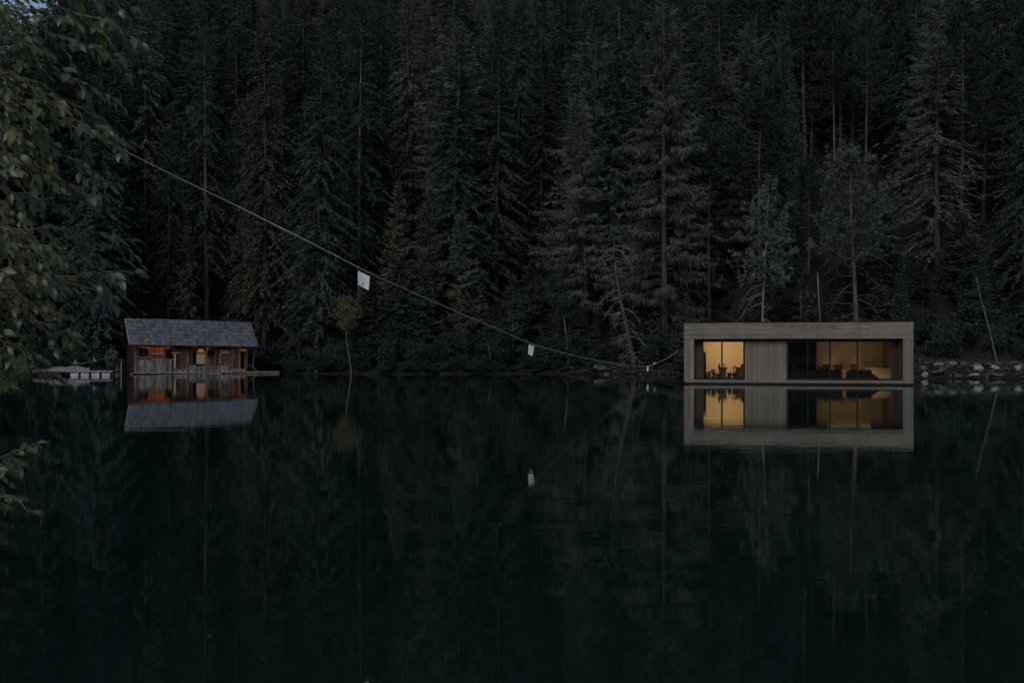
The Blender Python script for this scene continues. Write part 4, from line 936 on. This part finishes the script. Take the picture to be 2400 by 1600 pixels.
# ------------------------------------------------------------------ rope with white sheets
RP = [(-40, 205, 9.6), (120, 275, 10.6), (250, 333, 11.6), (400, 409, 12.4), (560, 485, 13.2), (720, 565, 13.6), (838, 626, 14.2), (867, 641, 14.45), (1000, 700, 17.5), (1120, 752, 22.5),
      (1239, 803, 30.0), (1254, 809, 31.0), (1330, 830, 38), (1420, 849.5, 50), (1487, 859, 62), (1518, 858, 69), (1534, 853, 73), (1560, 842, 76), (1590, 822, 79)]
rp = np.array([tuple(px_at(*q)) for q in RP])
tt = np.linspace(0, len(rp)-1, 90); rr = np.stack([np.interp(tt, np.arange(len(rp)), rp[:, k]) for k in range(3)], 1)
for _ in range(3): rr[1:-1] = .25*rr[:-2]+.5*rr[1:-1]+.25*rr[2:]
rope = MB().tube(rr, np.interp(rr[:, 1], [9, 15, 31, 60, 80], [.006, .0075, .0135, .021, .017]), 6).build("rope", M['rope'], None, True)
tag(rope, "long slack rope slung across the lake from upper left to the shore", "rope")
def sheet(corners, d0, d1, label, marks=False):
    tl, tr, br_, bl = [px_at(p, q, d) for (p, q), d in zip(corners, (d0, d1, d1, d0))]
    e = empty("hanging_sheet", tl); tag(e, label, "sheet", "white sheets hung on the rope")
    n = 7; v = []; f = []
    nor = (tr-tl).cross(bl-tl).normalized()
    for th in (0, .004):
        for i in range(n):
            for j in range(n):
                a, b = i/(n-1), j/(n-1); p = (tl*(1-a)+tr*a)*(1-b)+(bl*(1-a)+br_*a)*b - tl + nor*(.012*math.sin(a*3.1)*b + th); v.append(tuple(p))
    for k in range(2):
        for i in range(n-1):
            for j in range(n-1): q = k*n*n+i*n+j; f.append((q, q+1, q+n+1, q+n) if k == 0 else (q, q+n, q+n+1, q+1))
    for i in range(n-1):
        for a, b in (((i*n), (i+1)*n), (i*n+n-1, (i+1)*n+n-1), (i, i+1), ((n-1)*n+i, (n-1)*n+i+1)): f.append((a, b, b+n*n, a+n*n))
    MB().add(v, f).build("cloth", M['white'], e)
    tocam = (Vector((0, 0, EYE))-tl).normalized(); sg = 1 if nor.dot(tocam) > 0 else -1
    def P(a, b): return (tl*(1-a)+tr*a)*(1-b)+(bl*(1-a)+br_*a)*b - tl + nor*(.012*math.sin(a*3.1)*b + (.002 if sg > 0 else 0)) + nor*sg*.008
    if marks:
        def mark(pts, mat): 
            q = [P(*p) for p in pts]; m_ = len(q); mb = MB(); mb.add([tuple(x) for x in q]+[tuple(x-nor*sg*.002) for x in q], [tuple(range(m_)), tuple(range(2*m_-1, m_-1, -1))]+[(i, (i+1) % m_, (i+1) % m_+m_, i+m_) for i in range(m_)]); mb.build("printed_mark", M[mat], e)
        mark([(.40, .80), (.44, .81), (.47, .72), (.50, .62), (.46, .62), (.42, .72), (.36, .84), (.37, .90), (.42, .87)], 'ink')
        mark([(.30, .36), (.46, .36), (.46, .385), (.30, .385)], 'ink_faint'); mark([(.50, .38), (.64, .38), (.64, .405), (.50, .405)], 'ink_faint')
    return e
sheet([(839, 634), (867, 648), (864, 680), (839, 667)], 14.28, 14.32, "larger white sheet with a small dark mark hanging on the rope, upper left", True)
sheet([(1239.5, 807), (1252.5, 811), (1248, 834), (1237.5, 830)], 30.4, 30.45, "smaller plain white sheet hanging on the rope near the centre")
o = MB().box(-.055, .055, -.01, .01, -.36, 0).build("rope_marker", M['white']); o.location = px_at(1518, 857.5, 69); tag(o, "tiny white strip hanging from the low end of the rope near the shore", "marker")
# knots where the rope is tied together
kn = MB().lathe([(.02, -.10), (.07, -.04), (.08, .03), (.03, .10)], 7).build("rope_knot", M['rope'], None, True); kn.location = px_at(1534, 852, 73); tag(kn, "pale rope knot right of the tiny white strip", "knot")

# ------------------------------------------------------------------ stones and driftwood
def stone_mesh(seed, s=(1, .8, .6), sub=2):
    import bmesh
    g = np.random.default_rng(seed); bm = bmesh.new(); bmesh.ops.create_icosphere(bm, subdivisions=sub, radius=1.0)
    pl = [(unit(g.normal(size=3)), g.uniform(.55, .88)) for _ in range(9)]
    for v in bm.verts:
        p = np.array(v.co)
        for n_, h in pl:
            k = p.dot(n_)
            if k > h: p = p-n_*(k-h)
        p = p*s + g.normal(0, .02, 3); v.co = p
    me = bpy.data.meshes.new("stone"); bm.to_mesh(me); bm.free(); me.materials.append(M['stone']); return me
SM = [stone_mesh(i, (1, .75, .5+.1*(i % 3))) for i in range(6)]
SD = []
for i in range(5):
    q = stone_mesh(20+i, (1, .8, .5), 1); q.materials.clear(); q.materials.append(M['stone_dark']); SD.append(q)
BIG = [(2199, 855, 12, 6, 70.2, "flat pale boulder nearest the floating house's right corner, upper of two"), (2231, 853, 10, 5, 70.8, "pale flat-topped boulder just right of the first upper boulder on the right bank"),
       (2294, 864, 11, 6, 70.0, "slanting pale boulder at the middle of the right bank"), (2334, 862, 11, 5, 70.2, "pale wedge boulder right of the slanting boulder"), (2385, 863, 10, 5, 70.0, "pale pointed boulder at the right picture edge on the bank"),
       (2168, 880, 8, 5, 68.6, "small pale boulder at the waterline beside the floating house corner"), (2335, 879, 13, 4, 68.8, "low wide grey boulder at the waterline near the right edge"), (2282, 881, 12, 4, 68.6, "low dark-edged boulder at the waterline at the middle of the right bank")]
def on_bank(px, py):            # where a line of sight meets the bank
    d = 64.0
    while d < 100 and Z(py, d) > max(float(terrain(X(px, d), d)), 0): d += .05
    return d
for i, (px, py, rw, rh, d, lab) in enumerate(BIG):
    d = on_bank(px, py+rh*.5); q = px_at(px, py, d)
    o = mobj("boulder", SM[i % 6], None, (q.x, d, max(float(terrain(q.x, d)), 0)+rh*.5*d/F), (rs.uniform(-.2, .2), rs.uniform(-.25, .25), rs.uniform(-.4, .4))); k = rw*d/F; o.scale = (k*1.15, k*1.0, rh*d/F/.38)
    tag(o, lab, "boulder", "boulders on the right bank")
RUB = {}
for i in range(81):
    px = 2144 + 272*((i*.618+.1) % 1); d0 = 70
    for _ in range(3): d0 = float(shore(X(px, d0)))
    band = i % 3; d = d0 + (-.3, .8, 2.0)[band] + rs.uniform(0, 1.1); x = X(px, d)
    o = mobj("bank_stone", SD[i % 5], None, (x, d, max(float(terrain(x, d)), 0)+.02), (rs.uniform(-.4, .4), rs.uniform(-.4, .4), rs.uniform(0, 6.28))); k = rs.uniform(.14, .40); o.location.z += k*.25; o.scale = (k, k, k*rs.uniform(.7, 1.2))
    tag(o, None, "stone", "rubble stones on the right bank"); RUB.setdefault(band, []).append((px, o))
for band, lst in RUB.items():
    for i, (px, o) in enumerate(sorted(lst, key=lambda q: q[0])): o["label"] = f"{ORD[i]} small grey stone from the house in the {('waterline', 'middle', 'upper')[band]} row of the right bank"
SHS = []
for i in range(24):
    px = (1370 + 220*((i*.618) % 1)) if i % 3 else (640 + 700*((i*.381) % 1)); d0 = 80
    for _ in range(3): d0 = float(shore(X(px, d0)))
    d = d0 + rs.uniform(-.5, .5); x = X(px, d)
    o = mobj("shore_stone", SD[i % 5], None, (x, d, max(float(terrain(x, d)), 0)+.01), (0, 0, rs.uniform(0, 6.28))); k = rs.uniform(.14, .30); o.location.z += .04; o.scale = (k, k, k)
    tag(o, None, "stone", "stones along the wooded shore"); SHS.append((px, o))
for nm_, lst in (("left of the boathouse", [q for q in SHS if q[0] < 300]), ("below the smaller white sheet and young spruces", [q for q in SHS if 300 <= q[0] < 1400]), ("under the low end of the rope", [q for q in SHS if q[0] >= 1400])):
    for i, (px, o) in enumerate(sorted(lst, key=lambda q: q[0])): o["label"] = f"{ORD[i]} small dark shore stone from left, {nm_}"
rk = mobj("boulder", SD[2], None, px_at(1408, 862, 80.2), (.2, .1, .5)); rk.scale = (.75, .6, .6); tag(rk, "pale boulder under the rope at the foot of the dead conifer", "boulder")
g = np.random.default_rng(44)
for i in range(26):
    px = g.uniform(1330, 1600) if i < 20 else g.uniform(640, 1300); d0 = 80
    for _ in range(3): d0 = float(shore(X(px, d0)))
    d = d0 + g.uniform(-.5, .9); x = X(px, d); L = g.uniform(1.0, 3.2); az = g.uniform(-.5, .5) + (math.pi if g.uniform() < .5 else 0)
    z0 = max(float(terrain(x, d)), 0)+.05
    B = np.stack([[L*s*math.cos(az), L*s*math.sin(az)*.5, .35*L*.3*math.sin(s*3)+g.normal(0, .04)] for s in np.linspace(0, 1, 6)])
    mb = MB(); mb.tube(B, np.linspace(.045, .012, 6), 5)
    for _ in range(3): q = B[g.integers(1, 5)]; mb.tube(np.stack([q, q+g.normal(0, .2, 3)+[0, 0, .15], q+g.normal(0, .35, 3)+[0, 0, .2]]), [.02, .014, .006], 4)
    o = mb.build("driftwood", M['bark' if i % 3 == 0 else 'bark_dark'], None, True, loc=(x, d, z0)); tag(o, f"{ORD[i % 20]} from left of the driftwood branches {'under the rope' if i < 20 else 'on the dark middle shore'}", "driftwood", "driftwood along the shore")
dw_ = sorted([o for o in bpy.data.objects if o.name.startswith("driftwood")], key=lambda o: o.location.x/o.location.y)
lo_ = [o for o in dw_ if o.location.x/o.location.y*F+1200 < 1315]; hi_ = [o for o in dw_ if o not in lo_]
for lst, w in ((lo_, "on the dark middle shore"), (hi_, "under the low end of the rope")):
    for i, o in enumerate(lst): o["label"] = f"{ORD[i]} from left of the driftwood branches {w}"
# pole railing on the right bank
fc = empty("pole_railing", (X(2175, 72.5), 72.5, 0)); tag(fc, "rickety railing of thin poles on the slope right of the floating house", "railing"); a = fc.location
for (p0, p1) in (((2168, 828), (2171, 795)), ((2187, 820), (2191, 800)), ((2206, 826), (2212, 808))):
    MB().tube([tuple(px_at(*p0, 72.5)-a), tuple(px_at(*p1, 72.6)-a)], .035, 5).build("post", M['bark'], fc)
MB().tube([tuple(px_at(2169, 800, 72.45)-a), tuple(px_at(2218, 808, 72.5)-a)], .03, 5).build("rail", M['bark'], fc)
# bank grass
g = np.random.default_rng(9); n = 9000
pxs = np.concatenate([g.uniform(2140, 2420, n//2), g.uniform(-40, 300, n//2)]); dd = np.where(pxs > 1000, 70.0, 79.0); 
for _ in range(3): dd = shore((pxs-1200)*dd/F)
dd = dd + g.uniform(.2, 5.0, n)**1.0; xs = (pxs-1200)*dd/F; zs = terrain(xs, dd)
keep = np.sin(xs*1.7)+np.sin(dd*2.3+xs*.6) > -.2
base = np.stack([xs, dd, zs], 1)[keep]; m_ = len(base)
d = unit(g.normal(0, .35, (m_, 3))+np.array([0, 0, 1.0])); d[:, 2] = np.abs(d[:, 2])
tag(MB().quads(kites(base-[0, 0, .02], d, g.uniform(.15, .5, m_), np.full(m_, .03), g), 0).build("grass", M['grass']), "short dark grass on the lake banks", "grass", kind="stuff")

# ------------------------------------------------------------------ near leafy tree at left
def leaf_mat():
    m, nt, out = new_mat("near_leaf"); L = nt.links.new
    geo = nt.nodes.new("ShaderNodeNewGeometry"); oi = nt.nodes.new("ShaderNodeObjectInfo"); tc = nt.nodes.new("ShaderNodeTexCoord")
    nz = nt.nodes.new("ShaderNodeTexNoise"); nz.inputs["Scale"].default_value = 9.0; L(geo.outputs["Position"], nz.inputs["Vector"])
    up = ramp(nt, [(0.3, (0.046, 0.078, 0.034)), (0.52, (0.080, 0.112, 0.043)), (0.64, (0.150, 0.150, 0.038))]); L(nz.outputs[0], up.inputs[0])
    dn = ramp(nt, [(0.3, (0.058, 0.082, 0.045)), (0.52, (0.090, 0.112, 0.052)), (0.64, (0.19, 0.175, 0.045))]); L(nz.outputs[0], dn.inputs[0])
    mc = nt.nodes.new("ShaderNodeMix"); mc.data_type = 'RGBA'; L(geo.outputs["Backfacing"], mc.inputs[0]); L(up.outputs[0], mc.inputs[6]); L(dn.outputs[0], mc.inputs[7])
    b = nt.nodes.new("ShaderNodeBsdfPrincipled"); b.inputs["Roughness"].default_value = .36; b.inputs["Specular IOR Level"].default_value = .5; L(mc.outputs[2], b.inputs["Base Color"])
    t = nt.nodes.new("ShaderNodeBsdfTranslucent"); t.inputs[0].default_value = (.18, .18, .028, 1)
    mx = nt.nodes.new("ShaderNodeMixShader"); mx.inputs[0].default_value = .28; L(b.outputs[0], mx.inputs[1]); L(t.outputs[0], mx.inputs[2]); L(mx.outputs[0], out.inputs[0]); return m
M['leaf'] = leaf_mat()
M['twig'] = surf("young_twig", (0.10, 0.07, 0.05), (0.20, 0.15, 0.11), (30, 30, 30), 0.8, 0)
def leaf_arrays(l=1.0, w=.58, fold=.22, curl=.18):
    xs_ = [0, .12, .34, .60, .82, 1.0]; hw = [.0, .30, .5, .44, .21, 0]
    v = []; 
    for x_, h_ in zip(xs_, hw):
        z_ = -curl*x_*x_
        v += [(x_*l, h_*w, z_+fold*h_*w), (x_*l, 0, z_), (x_*l, -h_*w, z_+fold*h_*w)]
    f = []
    for i in range(5): q = i*3; f += [(q, q+3, q+4, q+1), (q+1, q+4, q+5, q+2)]
    return np.array(v), f
NT = empty("near_tree", (-5.6, 6.4, float(terrain(-5.6, 6.4)))); tag(NT, "near leafy tree reaching in from the left edge with glossy oval leaves", "tree")
nt0 = np.array(NT.location)
g = np.random.default_rng(123)
tp = np.array([(0, 0, -.3), (.05, 0, .8), (.15, .05, 2.0), (.1, .1, 3.4), (.25, .05, 4.8), (.2, 0, 6.0)])
MB().tube(tp, [.16, .13, .115, .09, .06, .02], 10).build("trunk", M['bark'], NT, True)
BR = [((-100, -70), (310, 15), 6.2, .2), ((-120, -20), (352, 116), 6.0, .35), ((-100, 40), (285, 150), 6.3, .3), ((-120, 90), (262, 240), 5.9, .3), ((-100, 150), (288, 330), 6.1, .35),
      ((-120, 210), (296, 368), 5.8, .4), ((-100, 270), (275, 452), 6.0, .35), ((-120, 330), (222, 470), 6.3, .3), ((-120, 440), (160, 498), 5.8, .3), ((-120, 560), (312, 562), 6.0, .25), ((-120, 590), (215, 608), 6.3, .3),
      ((-120, 700), (312, 636), 5.9, .15), ((-120, 650), (262, 690), 6.2, .25), ((-120, 740), (182, 795), 6.0, .3), ((-120, 690), (150, 740), 5.7, .3), ((-120, 800), (112, 880), 6.2, .3), ((-120, 850), (32, 905), 6.0, .2), ((-120, 800), (90, 830), 5.8, .3),
      ((-120, 120), (150, 260), 5.6, .3), ((-120, 380), (120, 420), 5.6, .3), ((-120, 520), (130, 590), 5.6, .3), ((-120, 640), (110, 660), 5.6, .3), ((-140, 20), (190, 60), 5.7, .3), ((-120, 250), (60, 330), 5.5, .2), ((-120, -40), (120, 130), 6.5, .3),
      ((-140, 180), (100, 300), 7.2, .3), ((-140, 400), (60, 520), 7.2, .3), ((-140, 620), (80, 720), 7.1, .3), ((-160, -60), (200, -10), 7.0, .3),
      ((-90, 1110), (40, 1085), 5.9, .0), ((-90, 1150), (20, 1165), 5.8, .0), ((-110, 1130), (82, 1038), 5.9, .0), ((-90, 1090), (96, 1216), 6.0, .1)]
LV = []       # (base, dir, normal, length)
for bi, (a_, b_, dep, sag) in enumerate(BR):
    A = np.array(px_at(*a_, dep)) - nt0; B_ = np.array(px_at(*b_, dep*g.uniform(.97, 1.03))) - nt0
    root = np.array([.12+.05*g.uniform(), .05, np.clip(A[2]-.5, .5, 5.5)])
    n = 14; s = np.linspace(0, 1, n)[:, None]
    C = A*(1-s)+B_*s; ln = np.linalg.norm(B_-A); C[:, 2] += sag*.28*ln*np.sin(s[:, 0]*math.pi)*.9
    C[1:-1] += g.normal(0, .012, (n-2, 3))
    full = np.concatenate([[root, root*.5+A*.5+[0, 0, .06]], C])
    br = MB(); br.tube(full, np.concatenate([[.022, .014], np.linspace(.0085, .0022, n)]), 5)
    low = bi >= len(BR)-4
    main = unit(B_-A)
    tw = []
    if bi != len(BR)-1:
        k = int(ln/.075) if not low else 9
        for j in range(k):
            s0 = .05+.9*(j+g.uniform(0, .8))/k; i = min(int(s0*(n-1)), n-2); q = C[i]+(C[i+1]-C[i])*(s0*(n-1)-i)
            side = np.array([0, 1.0 if j % 2 else -1.0, 0]); dv = unit(main*.75+side*g.uniform(.2, .9)+np.array([0, 0, g.uniform(-.5, .2)])+g.normal(0, .15, 3))
            l = g.uniform(.14, .36)*(1.1-.6*s0)*(.45 if low else 1); e_ = q+dv*l+np.array([0, 0, -.25*l])
            T = np.stack([q, q+dv*l*.55, e_]); tw.append(T); br.tube(T, [.003, .0022, .0014], 3, cap=False)
    lines = [(C, .03 if not low else .026)] + [(T, .034) for T in tw]
    for Lc, sp in lines:
        seg = np.linalg.norm(np.diff(Lc, axis=0), axis=1); cum = np.concatenate([[0], np.cumsum(seg)]); tot = cum[-1]
        pos = np.arange(sp*.7 if len(Lc) > 3 else .05, tot+.001, sp*g.uniform(.9, 1.2)); pos = np.append(pos, tot)
        for j, u_ in enumerate(pos):
            if bi == len(BR)-1 and u_ > tot*.66 and g.uniform() < .75: continue
            if low and g.uniform() < .12: continue
            if g.uniform() < .16: continue
            q = np.array([np.interp(u_, cum, Lc[:, k]) for k in range(3)]); i = min(np.searchsorted(cum, u_, 'right')-1, len(seg)-1); td = unit(Lc[i+1]-Lc[i])
            sd_ = unit(np.cross(td, [0, 0, 1.0]))*(1 if j % 2 else -1)
            dv = unit(td*.8+sd_*g.uniform(.25, .8)+np.array([0, 0, -g.uniform(.1, .6)])+g.normal(0, .16, 3)+np.array([.25, 0, 0]))
            nr = unit(np.array([0, 0, 1.0])+g.normal(0, .45, 3)+np.array([.15, -.30, 0])); nr = unit(nr-dv*nr.dot(dv))
            LV.append((q+dv*.012, dv, nr, g.uniform(.05, .088)*(.9 if low else 1)))
    br.build("branch", M['twig'], NT, True)
lv, lf = leaf_arrays()
lmesh = []
for k in range(4):
    v_, f_ = leaf_arrays(1, .44+.04*k, .14+.07*k, .10+.08*k); lmesh.append(MB().add(v_, f_).mesh("leaf", M['leaf'], True))
def vis(q):
    w = q+nt0; p_ = 1200+w[0]/w[1]*F; r_ = HZ-(w[2]-EYE)/w[1]*F
    return 0 < p_ < 2400 and 0 < r_ < 1600
sc_ = [(-(l_*3+.6*abs(nr[1]))/(q+nt0)[1] if vis(q) else 1.0) + 0*i for i, (q, dv, nr, l_) in enumerate(LV)]
order = np.argsort(sc_); big = set(order[:300].tolist())
rest = MB()
for i, (q, dv, nr, l_) in enumerate(LV):
    yv = np.cross(nr, dv)
    if i in big:
        o = mobj("leaf", lmesh[i % 4], NT); o.matrix_local = Matrix(((dv[0]*l_, yv[0]*l_, nr[0]*l_, q[0]), (dv[1]*l_, yv[1]*l_, nr[1]*l_, q[1]), (dv[2]*l_, yv[2]*l_, nr[2]*l_, q[2]), (0, 0, 0, 1)))
    else:
        v_, f_ = leaf_arrays(1, .44+.04*(i % 4), .14+.07*(i % 4), .10+.08*(i % 4))
        rest.add(q + l_*(v_[:, :1]*dv+v_[:, 1:2]*yv+v_[:, 2:]*nr), f_)
o = rest.build("foliage", M['leaf'], NT, True); o["kind"] = "stuff"
print("leaves", len(LV))

# floating leaves on the lake
lfm = MB().add(*leaf_arrays(1, .6, .12, .05)).mesh("floating_leaf", M['autumn'] , True)
for kf, (px, py) in enumerate(sorted(((740, 1210), (490, 1491), (675, 1290), (622, 1545), (122, 1116), (155, 1062), (812, 1247), (784, 1339), (1355, 1062), (1730, 1448), (1672, 1466), (2315, 1438), (2316, 1406), (830, 1179), (1000, 1061), (954, 1347), (1865, 1249), (1980, 1511)))):
    d_ = EYE*F/(py-HZ); o = mobj("floating_leaf", lfm, None, (X(px, d_), d_, .006), (0, 0, px*.37)); k = .018+.006*(px % 3); k = k*max(1, d_/8); o.scale = (k, k, k)
    tag(o, f"{ORD[kf]} tiny pale leaf from left floating on the dark lake", "leaf", "leaves floating on the lake")
